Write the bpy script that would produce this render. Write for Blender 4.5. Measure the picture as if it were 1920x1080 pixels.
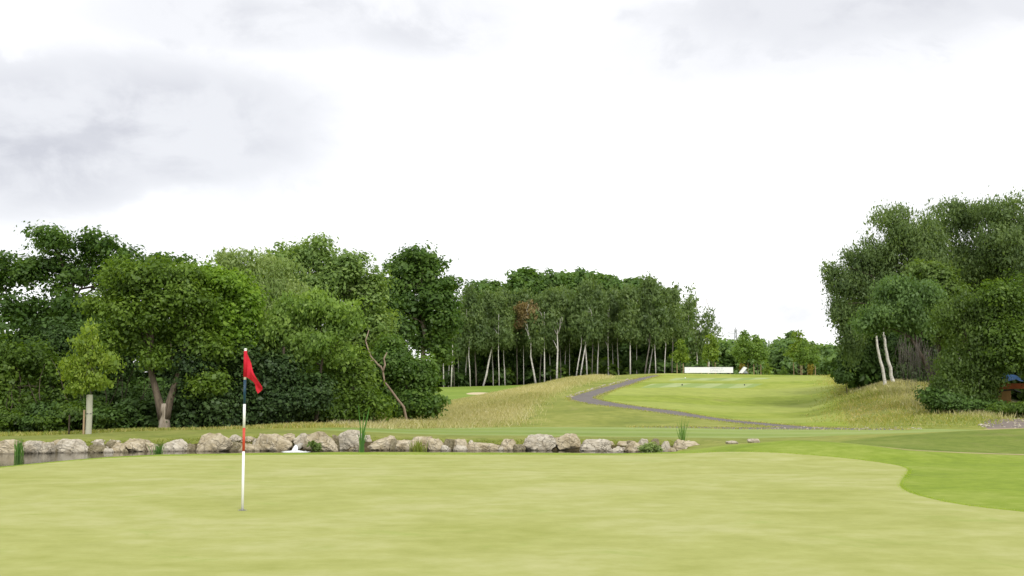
import bpy, math, random
import numpy as np
from mathutils import Vector, Matrix
from mathutils.geometry import delaunay_2d_cdt

for o in list(bpy.data.objects): bpy.data.objects.remove(o)
scn = bpy.context.scene
COL = scn.collection
rng = np.random.default_rng(11)

# ------------------------------------------------------------------ camera
F = 2200.0; CAMZ = 1.6
TH = math.atan(190.0 / F)
cd = bpy.data.cameras.new('camera'); cam = bpy.data.objects.new('camera', cd); COL.objects.link(cam)
cam.location = (0, 0, CAMZ); cam.rotation_euler = (math.pi / 2 + TH, 0, 0)
cd.sensor_width = 36; cd.lens = 36 * F / 1920; cd.clip_start = 0.1; cd.clip_end = 6000
scn.camera = cam
scn.render.resolution_x = 1024; scn.render.resolution_y = 576

def ray(px, py):
    X = px - 960.0; V = 540.0 - py
    fw = F * math.cos(TH) - V * math.sin(TH); up = F * math.sin(TH) + V * math.cos(TH)
    return X / fw, up / fw
def P(px, py, D):
    a, b = ray(px, py)
    return np.array((a * D, D, CAMZ + b * D))

# ------------------------------------------------------------------ light
SUN_EL, SUN_AZ = math.radians(43), math.radians(158)       # azimuth from +Y clockwise: behind the camera, to the right
sd = Vector((math.sin(SUN_AZ) * math.cos(SUN_EL), math.cos(SUN_AZ) * math.cos(SUN_EL), math.sin(SUN_EL)))
sl = bpy.data.lights.new('sun', 'SUN'); sl.energy = 1.5; sl.angle = math.radians(14); sl.color = (1.0, 0.965, 0.9)
so = bpy.data.objects.new('sun', sl); COL.objects.link(so); so.location = (0, -20, 60)
so.rotation_euler = (-sd).to_track_quat('-Z', 'Y').to_euler()
scn.view_settings.view_transform = 'Standard'; scn.view_settings.look = 'None'
scn.view_settings.exposure = 0.52; scn.view_settings.gamma = 1.0; scn.view_settings.use_curve_mapping = False

class N:
    """small node-tree helper"""
    def __init__(s, nt): s.nt = nt; nt.nodes.clear()
    def n(s, t, **kw):
        nd = s.nt.nodes.new(t)
        ins = kw.pop('ins', {})
        for k, v in kw.items(): setattr(nd, k, v)
        for k, v in ins.items(): s.set(nd.inputs[k], v)
        return nd
    def set(s, inp, v):
        if hasattr(v, 'is_output') : s.nt.links.new(v, inp)
        elif hasattr(v, 'outputs'): s.nt.links.new(v.outputs[0], inp)
        else: inp.default_value = v
    def math(s, op, a, b=0.0, c=None, clamp=False):
        nd = s.nt.nodes.new('ShaderNodeMath'); nd.operation = op; nd.use_clamp = clamp
        s.set(nd.inputs[0], a); s.set(nd.inputs[1], b)
        if c is not None: s.set(nd.inputs[2], c)
        return nd.outputs[0]
    def vm(s, op, a, b=(0, 0, 0)):
        nd = s.nt.nodes.new('ShaderNodeVectorMath'); nd.operation = op
        s.set(nd.inputs[0], a); s.set(nd.inputs[1], b)
        return nd.outputs['Value'] if op in ('LENGTH', 'DOT_PRODUCT', 'DISTANCE') else nd.outputs[0]
    def noise(s, vec, scale, detail=4, rough=0.55, dist=0.0):
        nd = s.n('ShaderNodeTexNoise', ins={'Scale': scale, 'Detail': detail, 'Roughness': rough, 'Distortion': dist})
        if vec is not None: s.set(nd.inputs['Vector'], vec)
        return nd.outputs['Fac']
    def ramp(s, fac, stops, interp='LINEAR'):
        nd = s.nt.nodes.new('ShaderNodeValToRGB'); s.set(nd.inputs[0], fac)
        cr = nd.color_ramp; cr.interpolation = interp
        while len(cr.elements) > 1: cr.elements.remove(cr.elements[-1])
        cr.elements[0].position = stops[0][0]; cr.elements[0].color = (*stops[0][1], 1)
        for p, c in stops[1:]:
            e = cr.elements.new(p); e.color = (*c, 1)
        return nd.outputs[0]
    def mix(s, fac, a, b, mode='MIX'):
        nd = s.nt.nodes.new('ShaderNodeMix'); nd.data_type = 'RGBA'; nd.blend_type = mode
        s.set(nd.inputs[0], fac)
        for i, v in ((6, a), (7, b)):
            s.set(nd.inputs[i], (*v, 1) if isinstance(v, tuple) and len(v) == 3 else v)
        return nd.outputs[2]
    def smooth(s, v, a, b):
        nd = s.n('ShaderNodeMapRange', interpolation_type='SMOOTHSTEP')
        s.set(nd.inputs[0], v); nd.inputs[1].default_value = a; nd.inputs[2].default_value = b
        return nd.outputs[0]

def build_world():
    w = bpy.data.worlds.new('World'); scn.world = w; w.use_nodes = True
    k = N(w.node_tree)
    sky = k.n('ShaderNodeTexSky', sky_type='NISHITA', sun_disc=False, sun_elevation=SUN_EL, sun_rotation=SUN_AZ)
    d = k.n('ShaderNodeTexCoord').outputs['Generated']
    sp = k.n('ShaderNodeSeparateXYZ', ins={0: d})
    zz = k.math('ADD', k.math('MAXIMUM', sp.outputs[2], 0.0), 0.22)
    cv = k.n('ShaderNodeCombineXYZ', ins={0: k.math('DIVIDE', sp.outputs[0], zz), 1: k.math('DIVIDE', sp.outputs[1], zz)}).outputs[0]
    cv = k.vm('ADD', cv, (3.1, 7.4, 0.0))
    big = k.noise(cv, 0.8, 7, 0.58, 0.4)
    fine = k.noise(k.vm('MULTIPLY', k.vm('ADD', d, (1.7, .4, .9)), (1.0, 1.0, 1.7)), 8.5, 9, 0.58, 0.35)
    def bank(px, py, rx, rz):
        a, b = ray(px, py); c = Vector((a, 1, b)).normalized()
        q = k.vm('MULTIPLY', k.vm('SUBTRACT', d, tuple(c)), (1 / rx, 0.6 / rx, 1 / rz))
        return k.vm('LENGTH', q)
    wob = k.math('ADD', k.math('MULTIPLY', k.math('SUBTRACT', fine, 0.5), 2.6), k.math('MULTIPLY', k.math('SUBTRACT', big, 0.5), 1.6))
    m = None
    for px, py, rx, rz, amt in ((310, 225, .22, .075, .95), (60, 300, .13, .055, .95), (330, 300, .13, .03, .85), (430, 35, .18, .04, .75), (790, 50, .14, .04, .6), (560, 10, .3, .035, .6), (1640, 0, .26, .06, 1.0), (1560, 60, .28, .055, .7), (150, 430, .35, .045, .22), (60, 130, .3, .1, .25), (1640, 330, .08, .03, .22), (1450, 590, .07, .02, .4), (-350, 120, .2, .08, .8)):
        g = k.smooth(k.math('ADD', bank(px, py, rx, rz), wob), 1.35, 0.2)
        g = k.math('MULTIPLY', g, amt)
        m = g if m is None else k.math('MAXIMUM', m, g)
    # the same kind of cloud goes on around the whole sky outside the view
    front = k.smooth(sp.outputs[1], 0.93, 0.70)
    gen = k.math('MULTIPLY', k.smooth(k.math('ADD', k.math('MULTIPLY', big, 0.7), k.math('MULTIPLY', fine, 0.3)), 0.47, 0.62), k.math('MAXIMUM', front, 0.12))
    m = k.math('MAXIMUM', m, k.math('MULTIPLY', gen, 0.9))
    wisp = k.smooth(fine, 0.42, 0.72)
    m = k.math('ADD', k.math('MULTIPLY', m, k.math('ADD', 0.55, k.math('MULTIPLY', wisp, 0.55))), k.math('MULTIPLY', wisp, 0.13), clamp=True)
    cloud = k.ramp(m, [(0, (1.06, 1.06, 1.065)), (0.2, (0.80, 0.80, 0.815)), (0.5, (0.63, 0.635, 0.66)), (1, (0.47, 0.475, 0.515))])
    blue = k.vm('MULTIPLY', sky.outputs[0], (0.1, 0.1, 0.1))
    col = k.mix(0.94, blue, cloud)
    bg = k.n('ShaderNodeBackground', ins={0: col, 1: 1.0})
    k.n('ShaderNodeOutputWorld', ins={0: bg})
build_world()

# ------------------------------------------------------------------ helpers
def tag(o, label=None, cat=None, group=None, kind=None):
    if label: o['label'] = label
    if cat: o['category'] = cat
    if group: o['group'] = group
    if kind: o['kind'] = kind
    return o
def empty(name, loc, label=None, cat=None, group=None):
    o = bpy.data.objects.new(name, None); COL.objects.link(o); o.location = tuple(loc); o.empty_display_size = .2
    return tag(o, label, cat, group)
def meshobj(name, me, mat=None, parent=None, loc=None):
    o = bpy.data.objects.new(name, me); COL.objects.link(o)
    if mat and not me.materials: me.materials.append(mat)
    if parent: o.parent = parent
    if loc is not None: o.location = tuple(loc)
    return o
def pymesh(name, v, f, smooth=False):
    me = bpy.data.meshes.new(name); me.from_pydata([tuple(map(float, p)) for p in v], [], [tuple(map(int, q)) for q in f]); me.update()
    if smooth: me.polygons.foreach_set('use_smooth', [True] * len(me.polygons))
    return me
def npmesh(name, v, nper, tint=None, mat=None, faces=None):
    """fast mesh: consecutive n-gons with nper verts each, or an explicit index array"""
    me = bpy.data.meshes.new(name); v = np.ascontiguousarray(v, dtype=np.float32)
    idx = np.arange(len(v), dtype=np.int32) if faces is None else np.ascontiguousarray(faces, dtype=np.int32).ravel()
    nf = len(idx) // nper
    me.vertices.add(len(v)); me.vertices.foreach_set('co', v.ravel())
    me.loops.add(len(idx)); me.loops.foreach_set('vertex_index', idx)
    me.polygons.add(nf)
    me.polygons.foreach_set('loop_start', np.arange(0, nf * nper, nper, dtype=np.int32))
    try: me.polygons.foreach_set('loop_total', np.full(nf, nper, dtype=np.int32))
    except Exception: pass
    if tint is not None:
        a = me.attributes.new('tint', 'FLOAT', 'FACE'); a.data.foreach_set('value', np.ascontiguousarray(tint, dtype=np.float32))
    me.update(calc_edges=True)
    if mat: me.materials.append(mat)
    return me
class Tubes:
    def __init__(s): s.v = []; s.f = []
    def add(s, pts, rad, n=7, cap=True):
        pts = [np.array(p, float) for p in pts]; b = len(s.v); m = len(pts)
        up = np.array((0.31, 0.87, 0.11))
        for i, p in enumerate(pts):
            t = pts[min(i + 1, m - 1)] - pts[max(i - 1, 0)]; t = t / (np.linalg.norm(t) + 1e-9)
            a = np.cross(t, up); a /= np.linalg.norm(a) + 1e-9; c = np.cross(t, a)
            r = rad[i] if hasattr(rad, '__len__') else rad
            for j in range(n):
                w = 2 * math.pi * j / n
                s.v.append(p + r * (math.cos(w) * a + math.sin(w) * c))
        for i in range(m - 1):
            for j in range(n):
                s.f.append((b + i * n + j, b + i * n + (j + 1) % n, b + (i + 1) * n + (j + 1) % n, b + (i + 1) * n + j))
        if cap:
            s.f.append(tuple(b + (m - 1) * n + j for j in range(n))); s.f.append(tuple(b + n - 1 - j for j in range(n)))
    def mesh(s, name): return pymesh(name, s.v, s.f, True)
def box(w, d, h, z0=0.0, bev=0.0):
    """closed box with chamfered vertical edges"""
    v = []; f = []
    prof = [(-w/2+bev, -d/2), (w/2-bev, -d/2), (w/2, -d/2+bev), (w/2, d/2-bev), (w/2-bev, d/2), (-w/2+bev, d/2), (-w/2, d/2-bev), (-w/2, -d/2+bev)] if bev else [(-w/2, -d/2), (w/2, -d/2), (w/2, d/2), (-w/2, d/2)]
    n = len(prof)
    for z in (z0, z0 + h):
        for x, y in prof: v.append((x, y, z))
    f.append(tuple(range(n - 1, -1, -1))); f.append(tuple(range(n, 2 * n)))
    for i in range(n): f.append((i, (i + 1) % n, n + (i + 1) % n, n + i))
    return v, f

# ------------------------------------------------------------------ terrain height
def pchip(xs, ys, q):
    xs = np.asarray(xs, float); ys = np.asarray(ys, float); h = np.diff(xs); dl = np.diff(ys) / h
    m = np.zeros_like(ys); m[0] = dl[0]; m[-1] = dl[-1]
    for i in range(1, len(xs) - 1):
        if dl[i-1] * dl[i] > 0:
            w1 = 2*h[i] + h[i-1]; w2 = h[i] + 2*h[i-1]; m[i] = (w1 + w2) / (w1/dl[i-1] + w2/dl[i])
    q = np.clip(q, xs[0], xs[-1]); i = np.clip(np.searchsorted(xs, q) - 1, 0, len(xs) - 2)
    t = (q - xs[i]) / h[i]
    return (2*t**3-3*t**2+1)*ys[i] + (t**3-2*t**2+t)*h[i]*m[i] + (-2*t**3+3*t**2)*ys[i+1] + (t**3-t**2)*h[i]*m[i+1]
FAR = [(260, 2.4), (600, 0.5), (2600, -6.0)]
TBL = {
 -700: [(40, -.10), (45, -.15), (50, -.3), (60, -.4), (100, .2), (150, 1.0)],
 0:    [(40, -.08), (44, -.13), (50, -.34), (60, -.4), (80, -.2), (110, .5), (150, 1.5)],
 300:  [(40, -.02), (45, .0), (50, -.17), (60, -.25), (80, .0), (110, .6), (150, 1.6)],
 600:  [(40, .06), (46, .09), (52, .0), (60, .0), (80, .2), (110, .7), (150, 1.8)],
 820:  [(40, -.04), (55, -.15), (75, .07), (100, .37), (112, .58), (130, 1.13), (148, 1.87), (165, 1.9)],
 900:  [(40, -.06), (55, -.16), (75, .17), (100, .92), (112, .85), (130, 1.25), (148, 2.0), (165, 2.0)],
 1000: [(40, -.06), (55, -.15), (75, .51), (92, 1.27), (105, 1.84), (125, 1.86), (148, 2.2), (165, 2.2)],
 1100: [(40, -.08), (55, -.15), (70, .45), (85, 1.05), (100, 1.96), (115, 2.72), (130, 2.9), (150, 3.0)],
 1250: [(40, -.10), (55, -.15), (70, .26), (85, .87), (100, 1.85), (115, 2.75), (130, 3.37), (150, 3.3)],
 1400: [(30, .17), (36, -.05), (42, -.12), (55, -.2), (70, -.1), (85, .4), (100, 1.37), (115, 2.54), (130, 3.25), (150, 3.1)],
 1500: [(30, .28), (36, .0), (42, -.1), (55, -.2), (70, -.15), (85, .3), (100, 1.3), (115, 2.4), (130, 3.2), (150, 3.1)],
 1600: [(29, .24), (35, -.05), (42, -.06), (50, -.15), (55, -.2), (65, -.05), (75, .75), (90, 1.7), (115, 2.4), (130, 3.0), (150, 3.0)],
 1700: [(28, .15), (33.5, -.11), (42, .0), (50, -.13), (55, -.13), (60, .1), (70, .96), (80, 1.9), (90, 2.2), (115, 2.5), (150, 2.8)],
 1800: [(28, .09), (33.5, -.16), (42, .1), (50, -.13), (55, -.03), (60, .37), (70, 1.1), (80, 1.75), (90, 2.0), (150, 2.6)],
 1920: [(28, .03), (33.5, -.2), (42, .17), (50, -.05), (55, .1), (60, .2), (70, .4), (90, .8), (150, 2.0)],
 2500: [(28, .0), (33.5, -.1), (42, .2), (50, .1), (60, .3), (90, .6), (150, 1.8)],
}
DS = np.concatenate([np.arange(0, 160, .5), np.geomspace(160, 2600, 60)])
cols = sorted(TBL); US = np.linspace((cols[0]-960)/2208, (cols[-1]-960)/2208, 640)
tab = []
for c in cols:
    pts = [(0, 0), (22, 0), (26, 0)] + TBL[c] + FAR
    tab.append(pchip([p[0] for p in pts], [p[1] for p in pts], DS))
tab = np.array(tab); ucol = np.array([(c-960)/2208 for c in cols])
ZT = np.stack([pchip(ucol, tab[:, j], US) for j in range(len(DS))], 1)
for _ in range(6): ZT[1:-1] = .25*ZT[:-2] + .5*ZT[1:-1] + .25*ZT[2:]
kf = int(np.searchsorted(DS, 52)); kl = int(np.searchsorted(DS, 158))
for _ in range(60): ZT[:, kf:kl] = .25*ZT[:, kf-1:kl-1] + .5*ZT[:, kf:kl] + .25*ZT[:, kf+1:kl+1]

def flatD(py): return CAMZ * 2208.2 / (py - 730)
EDGE = [(-420, 912), (-200, 893), (0, 876.5), (60, 870.5), (120, 865), (200, 858.5), (300, 854.5), (450, 852.5), (700, 851.2), (1000, 850.7), (1150, 852), (1250, 849.5), (1350, 848), (1440, 848.4)]
EX = np.array([(p[0]-960)/2208.*flatD(p[1]) for p in EDGE]); EY = np.array([flatD(p[1]) for p in EDGE])
o_ = np.argsort(EX); EX = EX[o_]; EY = EY[o_]
FARX = np.array([-60, -18, -14, -8, 0, 4, 6, 8]); FARY = np.array([36.5, 37.8, 38.7, 39.3, 39.4, 39.2, 38.7, 38.0])
def NEAR(x): return np.interp(x, EX, EY) + 1.12 + 6.2*sst(3.6, 6.6, x)
def sst(a, b, x): t = np.clip((x-a)/(b-a), 0, 1); return t*t*(3-2*t)
def H(x, y):
    x = np.asarray(x, float); y = np.asarray(y, float)
    D = np.clip(y, 0, 2599); u = np.clip(x / np.maximum(y, 8.0), US[0], US[-1])
    fi = (u - US[0]) / (US[1]-US[0]); i = np.clip(fi.astype(int), 0, len(US)-2); ti = fi - i
    j = np.clip(np.searchsorted(DS, D) - 1, 0, len(DS)-2); tj = (D - DS[j]) / (DS[j+1]-DS[j])
    z = (ZT[i, j]*(1-ti) + ZT[i+1, j]*ti)*(1-tj) + (ZT[i, j+1]*(1-ti) + ZT[i+1, j+1]*ti)*tj
    und = .02*np.sin(x*.55+.6*np.sin(y*.4))*np.sin(y*.5+1) + .05*np.sin(x*.21+1.3)*np.sin(y*.17)*sst(45, 70, y)
    z = z + und*sst(6, 16, y)*(1-sst(150, 300, y))
    n0 = NEAR(x); fy = np.interp(x, FARX, FARY) - y
    p = sst(0, 1.5, y-n0) * (.27*sst(-1.7, .1, fy) + .73*sst(-.15, .5, fy)) * (1-sst(6.0, 7.6, x)) * sst(-58, -50, x)
    return z*(1-p) + (-1.0)*p
def hit(px, py, d0=4.0, d1=400.0):
    a, b = ray(px, py); D = np.concatenate([np.arange(d0, 60, .05), np.arange(60, d1, .2)])
    below = (CAMZ + b*D) <= H(a*D, D)
    if not below.any(): return a*d1, d1
    k = np.argmax(below); return a*D[k], D[k]
def G(px, D):
    x = (px-960)/2208.*D; return np.array((x, D, float(H(x, D))))

# ------------------------------------------------------------------ materials
def mat(name):
    m = bpy.data.materials.new(name); m.use_nodes = True; return m, N(m.node_tree)
def finish(k, bsdf): k.n('ShaderNodeOutputMaterial', ins={0: bsdf})
def grass(name, c, s1=.25, s2=3.0, contrast=.35, stripes=None, bump=.25, patch=None, stretch=(1, 1, 1)):
    m, k = mat(name)
    co = k.vm('MULTIPLY', k.n('ShaderNodeTexCoord').outputs['Object'], stretch)
    a = k.noise(co, s1, 6, .6, .6); b = k.noise(co, s2, 7, .68); f = k.math('ADD', k.math('MULTIPLY', k.noise(co, 19, 5, .8), .5), k.math('MULTIPLY', k.noise(co, 95, 4, .8), .5))
    col = k.ramp(k.math('ADD', k.math('MULTIPLY', a, .62), k.math('MULTIPLY', b, .38)), [(.34, c[0]), (.5, c[1]), (.66, c[2])])
    if patch:
        col = k.mix(k.math('MULTIPLY', k.smooth(k.noise(co, patch[1], 5, .65, .8), .56, .72), patch[2]), col, patch[0])
    if stripes:
        (sx, sy, w, cc, amt) = stripes
        q = k.vm('DOT_PRODUCT', k.n('ShaderNodeTexCoord').outputs['Object'], (sx, sy, 0))
        q = k.math('ADD', q, k.math('MULTIPLY', k.math('SUBTRACT', b, .5), .35))
        sn = k.smooth(k.math('SINE', k.math('MULTIPLY', q, math.pi / w)), -.35, .35)
        col = k.mix(k.math('MULTIPLY', sn, amt), col, cc)
    fac = k.math('ADD', 1 - contrast, k.math('MULTIPLY', k.math('ADD', k.math('MULTIPLY', b, .5), k.math('MULTIPLY', f, .5)), contrast*2))
    col = k.mix(1.0, col, k.n('ShaderNodeCombineColor', ins={0: fac, 1: fac, 2: fac}).outputs[0], 'MULTIPLY')
    bp = k.n('ShaderNodeBump', ins={'Strength': bump, 'Distance': .02, 'Height': f})
    p = k.n('ShaderNodeBsdfPrincipled', ins={'Base Color': col, 'Roughness': .95, 'Specular IOR Level': .12, 'Normal': bp})
    finish(k, p); return m
M = {}
M['green'] = grass('green_turf', [(.275, .295, .072), (.33, .344, .11), (.39, .39, .17)], .42, 2.0, .22, bump=.15, patch=((.25, .305, .068), 1.0, .55), stretch=(.85, 1, 1))
M['fringe'] = grass('fringe_turf', [(.14, .205, .018), (.195, .262, .026), (.25, .30, .055)], .45, 3, .42, patch=((.25, .27, .06), .5, .4))
M['rough'] = grass('rough_turf', [(.14, .175, .03), (.215, .24, .045), (.30, .30, .085)], .25, 1.8, .5, patch=((.30, .265, .11), .3, .6))
M['bank'] = grass('bank_turf', [(.13, .16, .03), (.19, .215, .045), (.25, .25, .07)], .6, 4, .4, patch=((.22, .17, .08), .9, .6))
M['fairway'] = grass('fairway_turf', [(.16, .22, .045), (.21, .275, .06), (.28, .33, .11)], .12, 2, .25, stripes=(.12, .99, 2.6, (.29, .34, .14), .35), stretch=(.4, 1, 1))
M['slope'] = grass('tee_slope_turf', [(.155, .21, .022), (.235, .29, .038), (.31, .34, .07)], .12, .9, .45, stripes=(.5, -.86, 6.5, (.32, .355, .09), .55), patch=((.28, .26, .08), .16, .5))
M['tee'] = grass('tee_turf', [(.27, .33, .12), (.31, .37, .15), (.35, .40, .18)], .4, 3, .15, stripes=(.94, -.34, 1.15, (.21, .29, .075), .8))
M['fargreen'] = grass('far_green_turf', [(.15, .23, .03), (.19, .265, .04), (.23, .29, .06)], .1, 2, .25, stripes=(.3, .95, 5, (.15, .22, .03), .4))
M['mound'] = grass('mound_turf', [(.10, .145, .018), (.14, .185, .026), (.19, .22, .045)], .4, 3.5, .42, patch=((.21, .19, .07), .7, .5))
M['meadow'] = grass('meadow_floor', [(.22, .20, .06), (.30, .255, .09), (.38, .31, .14)], .2, 3, .4)
M['scrub'] = grass('scrub_slope', [(.165, .205, .04), (.225, .25, .06), (.30, .28, .11)], .3, 2.2, .45, patch=((.33, .26, .14), .35, .8))
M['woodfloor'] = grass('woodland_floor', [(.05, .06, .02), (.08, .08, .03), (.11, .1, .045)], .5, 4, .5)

def m_simple(name, c, rough=.8, noise=None, spec=.2, bump=0.0):
    m, k = mat(name); co = k.n('ShaderNodeTexCoord').outputs['Object']
    s, amt, c2 = noise or (3.0, .3, tuple(x*.7 for x in c))
    f = k.noise(co, s, 6, .65, .3)
    col = k.mix(k.math('MULTIPLY', k.smooth(f, .35, .7), amt), c, c2)
    ins = {'Base Color': col, 'Roughness': rough, 'Specular IOR Level': spec}
    if bump: ins['Normal'] = k.n('ShaderNodeBump', ins={'Strength': bump, 'Distance': .03, 'Height': k.noise(co, s*3, 6, .7)})
    finish(k, k.n('ShaderNodeBsdfPrincipled', ins=ins)); return m
M['path'] = m_simple('path_gravel', (.145, .13, .12), .95, (2.2, .7, (.21, .19, .17)), .1, .4)
M['gravel'] = m_simple('track_gravel', (.17, .145, .13), .95, (1.2, .8, (.27, .22, .175)), .1, .5)
M['sand'] = m_simple('bunker_sand', (.55, .46, .30), .95, (2, .3, (.46, .37, .23)), .1)
M['dirt'] = m_simple('sandy_edge', (.45, .35, .24), .95, (2.5, .8, (.28, .22, .12)), .1, .4)
M['white_paint'] = m_simple('white_paint', (.80, .80, .80), .45, (6, .15, (.7, .7, .68)), .4)
M['red_paint'] = m_simple('red_paint', (.55, .06, .03), .4, (8, .3, (.45, .05, .03)), .4)
M['navy_paint'] = m_simple('navy_paint', (.005, .045, .085), .4, (8, .3, (.004, .03, .06)), .4)
M['board'] = m_simple('white_board', (.84, .84, .86), .5, (.8, .12, (.76, .77, .8)), .3)
M['letter'] = m_simple('pale_lettering', (.50, .50, .58), .5, (3, .2, (.44, .44, .52)), .3)
M['dark_plastic'] = m_simple('dark_plastic', (.03, .03, .035), .5)
M['steel_grey'] = m_simple('grey_metal', (.28, .30, .33), .5, (4, .3, (.2, .2, .22)), .4)
M['stake'] = m_simple('stake_timber', (.40, .29, .18), .85, (5, .6, (.26, .18, .11)), .15, .3)
M['guard'] = m_simple('tree_guard_plastic', (.43, .42, .33), .55, (5, .5, (.33, .34, .26)), .3)
M['pylon'] = m_simple('pylon_steel', (.45, .47, .5), .6, (.2, .3, (.38, .4, .43)), .3)
M['orange'] = m_simple('orange_paint', (.40, .11, .035), .6, (3, .5, (.28, .08, .03)), .2)
M['blue'] = m_simple('blue_tarpaulin', (.02, .10, .25), .7, (4, .5, (.012, .06, .16)), .3, .5)
M['tan'] = m_simple('tan_panel', (.30, .18, .06), .8, (2, .5, (.2, .12, .04)), .2)
M['soil'] = m_simple('bank_soil', (.065, .05, .028), .95, (5, .7, (.12, .10, .045)), .1, .6)
M['foam'] = m_simple('white_water', (.82, .84, .85), .25, (9, .25, (.6, .65, .66)), .5, .6)
M['pipe'] = m_simple('outlet_pipe', (.42, .40, .34), .7)

def m_bark(name, c, c2, sc=(6, 6, 1.2), marks=None):
    m, k = mat(name); co = k.n('ShaderNodeTexCoord').outputs['Object']
    q = k.vm('MULTIPLY', co, sc); f = k.noise(q, 1.6, 7, .7, .6)
    col = k.mix(k.smooth(f, .35, .65), c, c2)
    if marks:
        g = k.noise(k.vm('MULTIPLY', co, (1.3, 1.3, 5.5)), 1.4, 5, .7)
        col = k.mix(k.math('MULTIPLY', k.smooth(g, .56, .66), .85), col, marks)
    bp = k.n('ShaderNodeBump', ins={'Strength': .6, 'Distance': .03, 'Height': f})
    finish(k, k.n('ShaderNodeBsdfPrincipled', ins={'Base Color': col, 'Roughness': .9, 'Specular IOR Level': .15, 'Normal': bp})); return m
M['bark'] = m_bark('brown_bark', (.12, .095, .07), (.05, .04, .03))
M['bark_pale'] = m_bark('pale_bark', (.36, .31, .25), (.21, .175, .13))
M['bark_birch'] = m_bark('birch_bark', (.70, .67, .61), (.50, .47, .43), (3, 3, 2), (.06, .055, .05))
M['bark_mid'] = m_bark('brown_grey_bark', (.17, .135, .10), (.085, .068, .05))
M['bark_grey'] = m_bark('grey_bark', (.22, .2, .17), (.12, .105, .09))
M['deadwood'] = m_bark('dead_wood', (.33, .255, .19), (.19, .14, .10))

def m_leaf(name, c0, c1, c2, trans=.42):
    m, k = mat(name)
    t = k.n('ShaderNodeAttribute', attribute_name='tint').outputs['Fac']
    col = k.ramp(t, [(0.0, c0), (.5, c1), (1.0, c2)])
    d = k.n('ShaderNodeBsdfDiffuse', ins={0: col})
    tr = k.n('ShaderNodeBsdfTranslucent', ins={0: k.mix(1.0, col, (1.5, 1.5, .6), 'MULTIPLY')})
    mx = k.n('ShaderNodeMixShader', ins={0: trans, 1: d, 2: tr})
    gl = k.n('ShaderNodeBsdfGlossy', ins={0: (1, 1, 1, 1), 'Roughness': .5})
    finish(k, k.n('ShaderNodeMixShader', ins={0: .016, 1: mx, 2: gl})); return m
L = {
 'oak':    m_leaf('leaf_oak', (0.039, 0.084, 0.015), (0.074, 0.145, 0.024), (0.133, 0.223, 0.037)),
 'mid':    m_leaf('leaf_mid', (0.065, 0.116, 0.018), (0.121, 0.202, 0.025), (0.194, 0.287, 0.041)),
 'bright': m_leaf('leaf_bright', (0.087, 0.161, 0.015), (0.149, 0.262, 0.022), (0.228, 0.355, 0.035)),
 'ash':    m_leaf('leaf_ash', (0.115, 0.201, 0.034), (0.183, 0.286, 0.052), (0.271, 0.387, 0.081)),
 'willow': m_leaf('leaf_willow', (0.145, 0.220, 0.059), (0.225, 0.308, 0.092), (0.322, 0.405, 0.145)),
 'grey':   m_leaf('leaf_grey', (0.121, 0.197, 0.050), (0.191, 0.290, 0.075), (0.302, 0.404, 0.116)),
 'yew':    m_leaf('leaf_yew', (0.021, 0.043, 0.013), (0.039, 0.074, 0.020), (0.069, 0.118, 0.029), .15),
 'sapling':m_leaf('leaf_sapling', (0.125, 0.199, 0.024), (0.198, 0.287, 0.034), (0.291, 0.376, 0.048)),
 'birch':  m_leaf('leaf_birch', (0.090, 0.142, 0.047), (0.148, 0.217, 0.067), (0.225, 0.302, 0.100)),
 'birchbr':m_leaf('leaf_birch_brown', (0.176, 0.135, 0.060), (0.272, 0.203, 0.090), (0.352, 0.285, 0.135)),
 'poplar': m_leaf('leaf_poplar', (0.072, 0.139, 0.031), (0.115, 0.206, 0.046), (0.180, 0.280, 0.071)),
 'dark':   m_leaf('leaf_dark', (0.029, 0.059, 0.015), (0.053, 0.101, 0.021), (0.087, 0.157, 0.031), .2),
 'blue':   m_leaf('leaf_bluegreen', (0.078, 0.143, 0.039), (0.124, 0.210, 0.061), (0.186, 0.285, 0.088)),
 'olive':  m_leaf('leaf_olive', (0.065, 0.111, 0.020), (0.108, 0.173, 0.031), (0.162, 0.236, 0.051)),
 'far':    m_leaf('leaf_far', (0.088, 0.153, 0.049), (0.144, 0.238, 0.070), (0.224, 0.332, 0.105)),
 'reed':   m_leaf('leaf_reed', (.06, .16, .03), (.09, .22, .04), (.17, .29, .06)),
 'tuft':   m_leaf('leaf_tuft', (.16, .21, .03), (.24, .30, .05), (.34, .36, .09)),
 'collar': m_leaf('collar_blades', (0.225, 0.315, 0.030), (0.300, 0.405, 0.045), (0.390, 0.465, 0.090)),
 'bankg':  m_leaf('bank_blades', (.15, .19, .03), (.22, .26, .045), (.34, .32, .11)),
 'tan':    m_leaf('meadow_stems', (0.256, 0.292, 0.078), (0.469, 0.431, 0.227), (0.640, 0.595, 0.389), .4),
 'scrub':  m_leaf('scrub_blades', (0.192, 0.258, 0.060), (0.348, 0.360, 0.102), (0.576, 0.468, 0.228), .4),
 'autumn': m_leaf('leaf_golden', (.20, .17, .02), (.28, .23, .03), (.34, .29, .05)),
}

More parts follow.
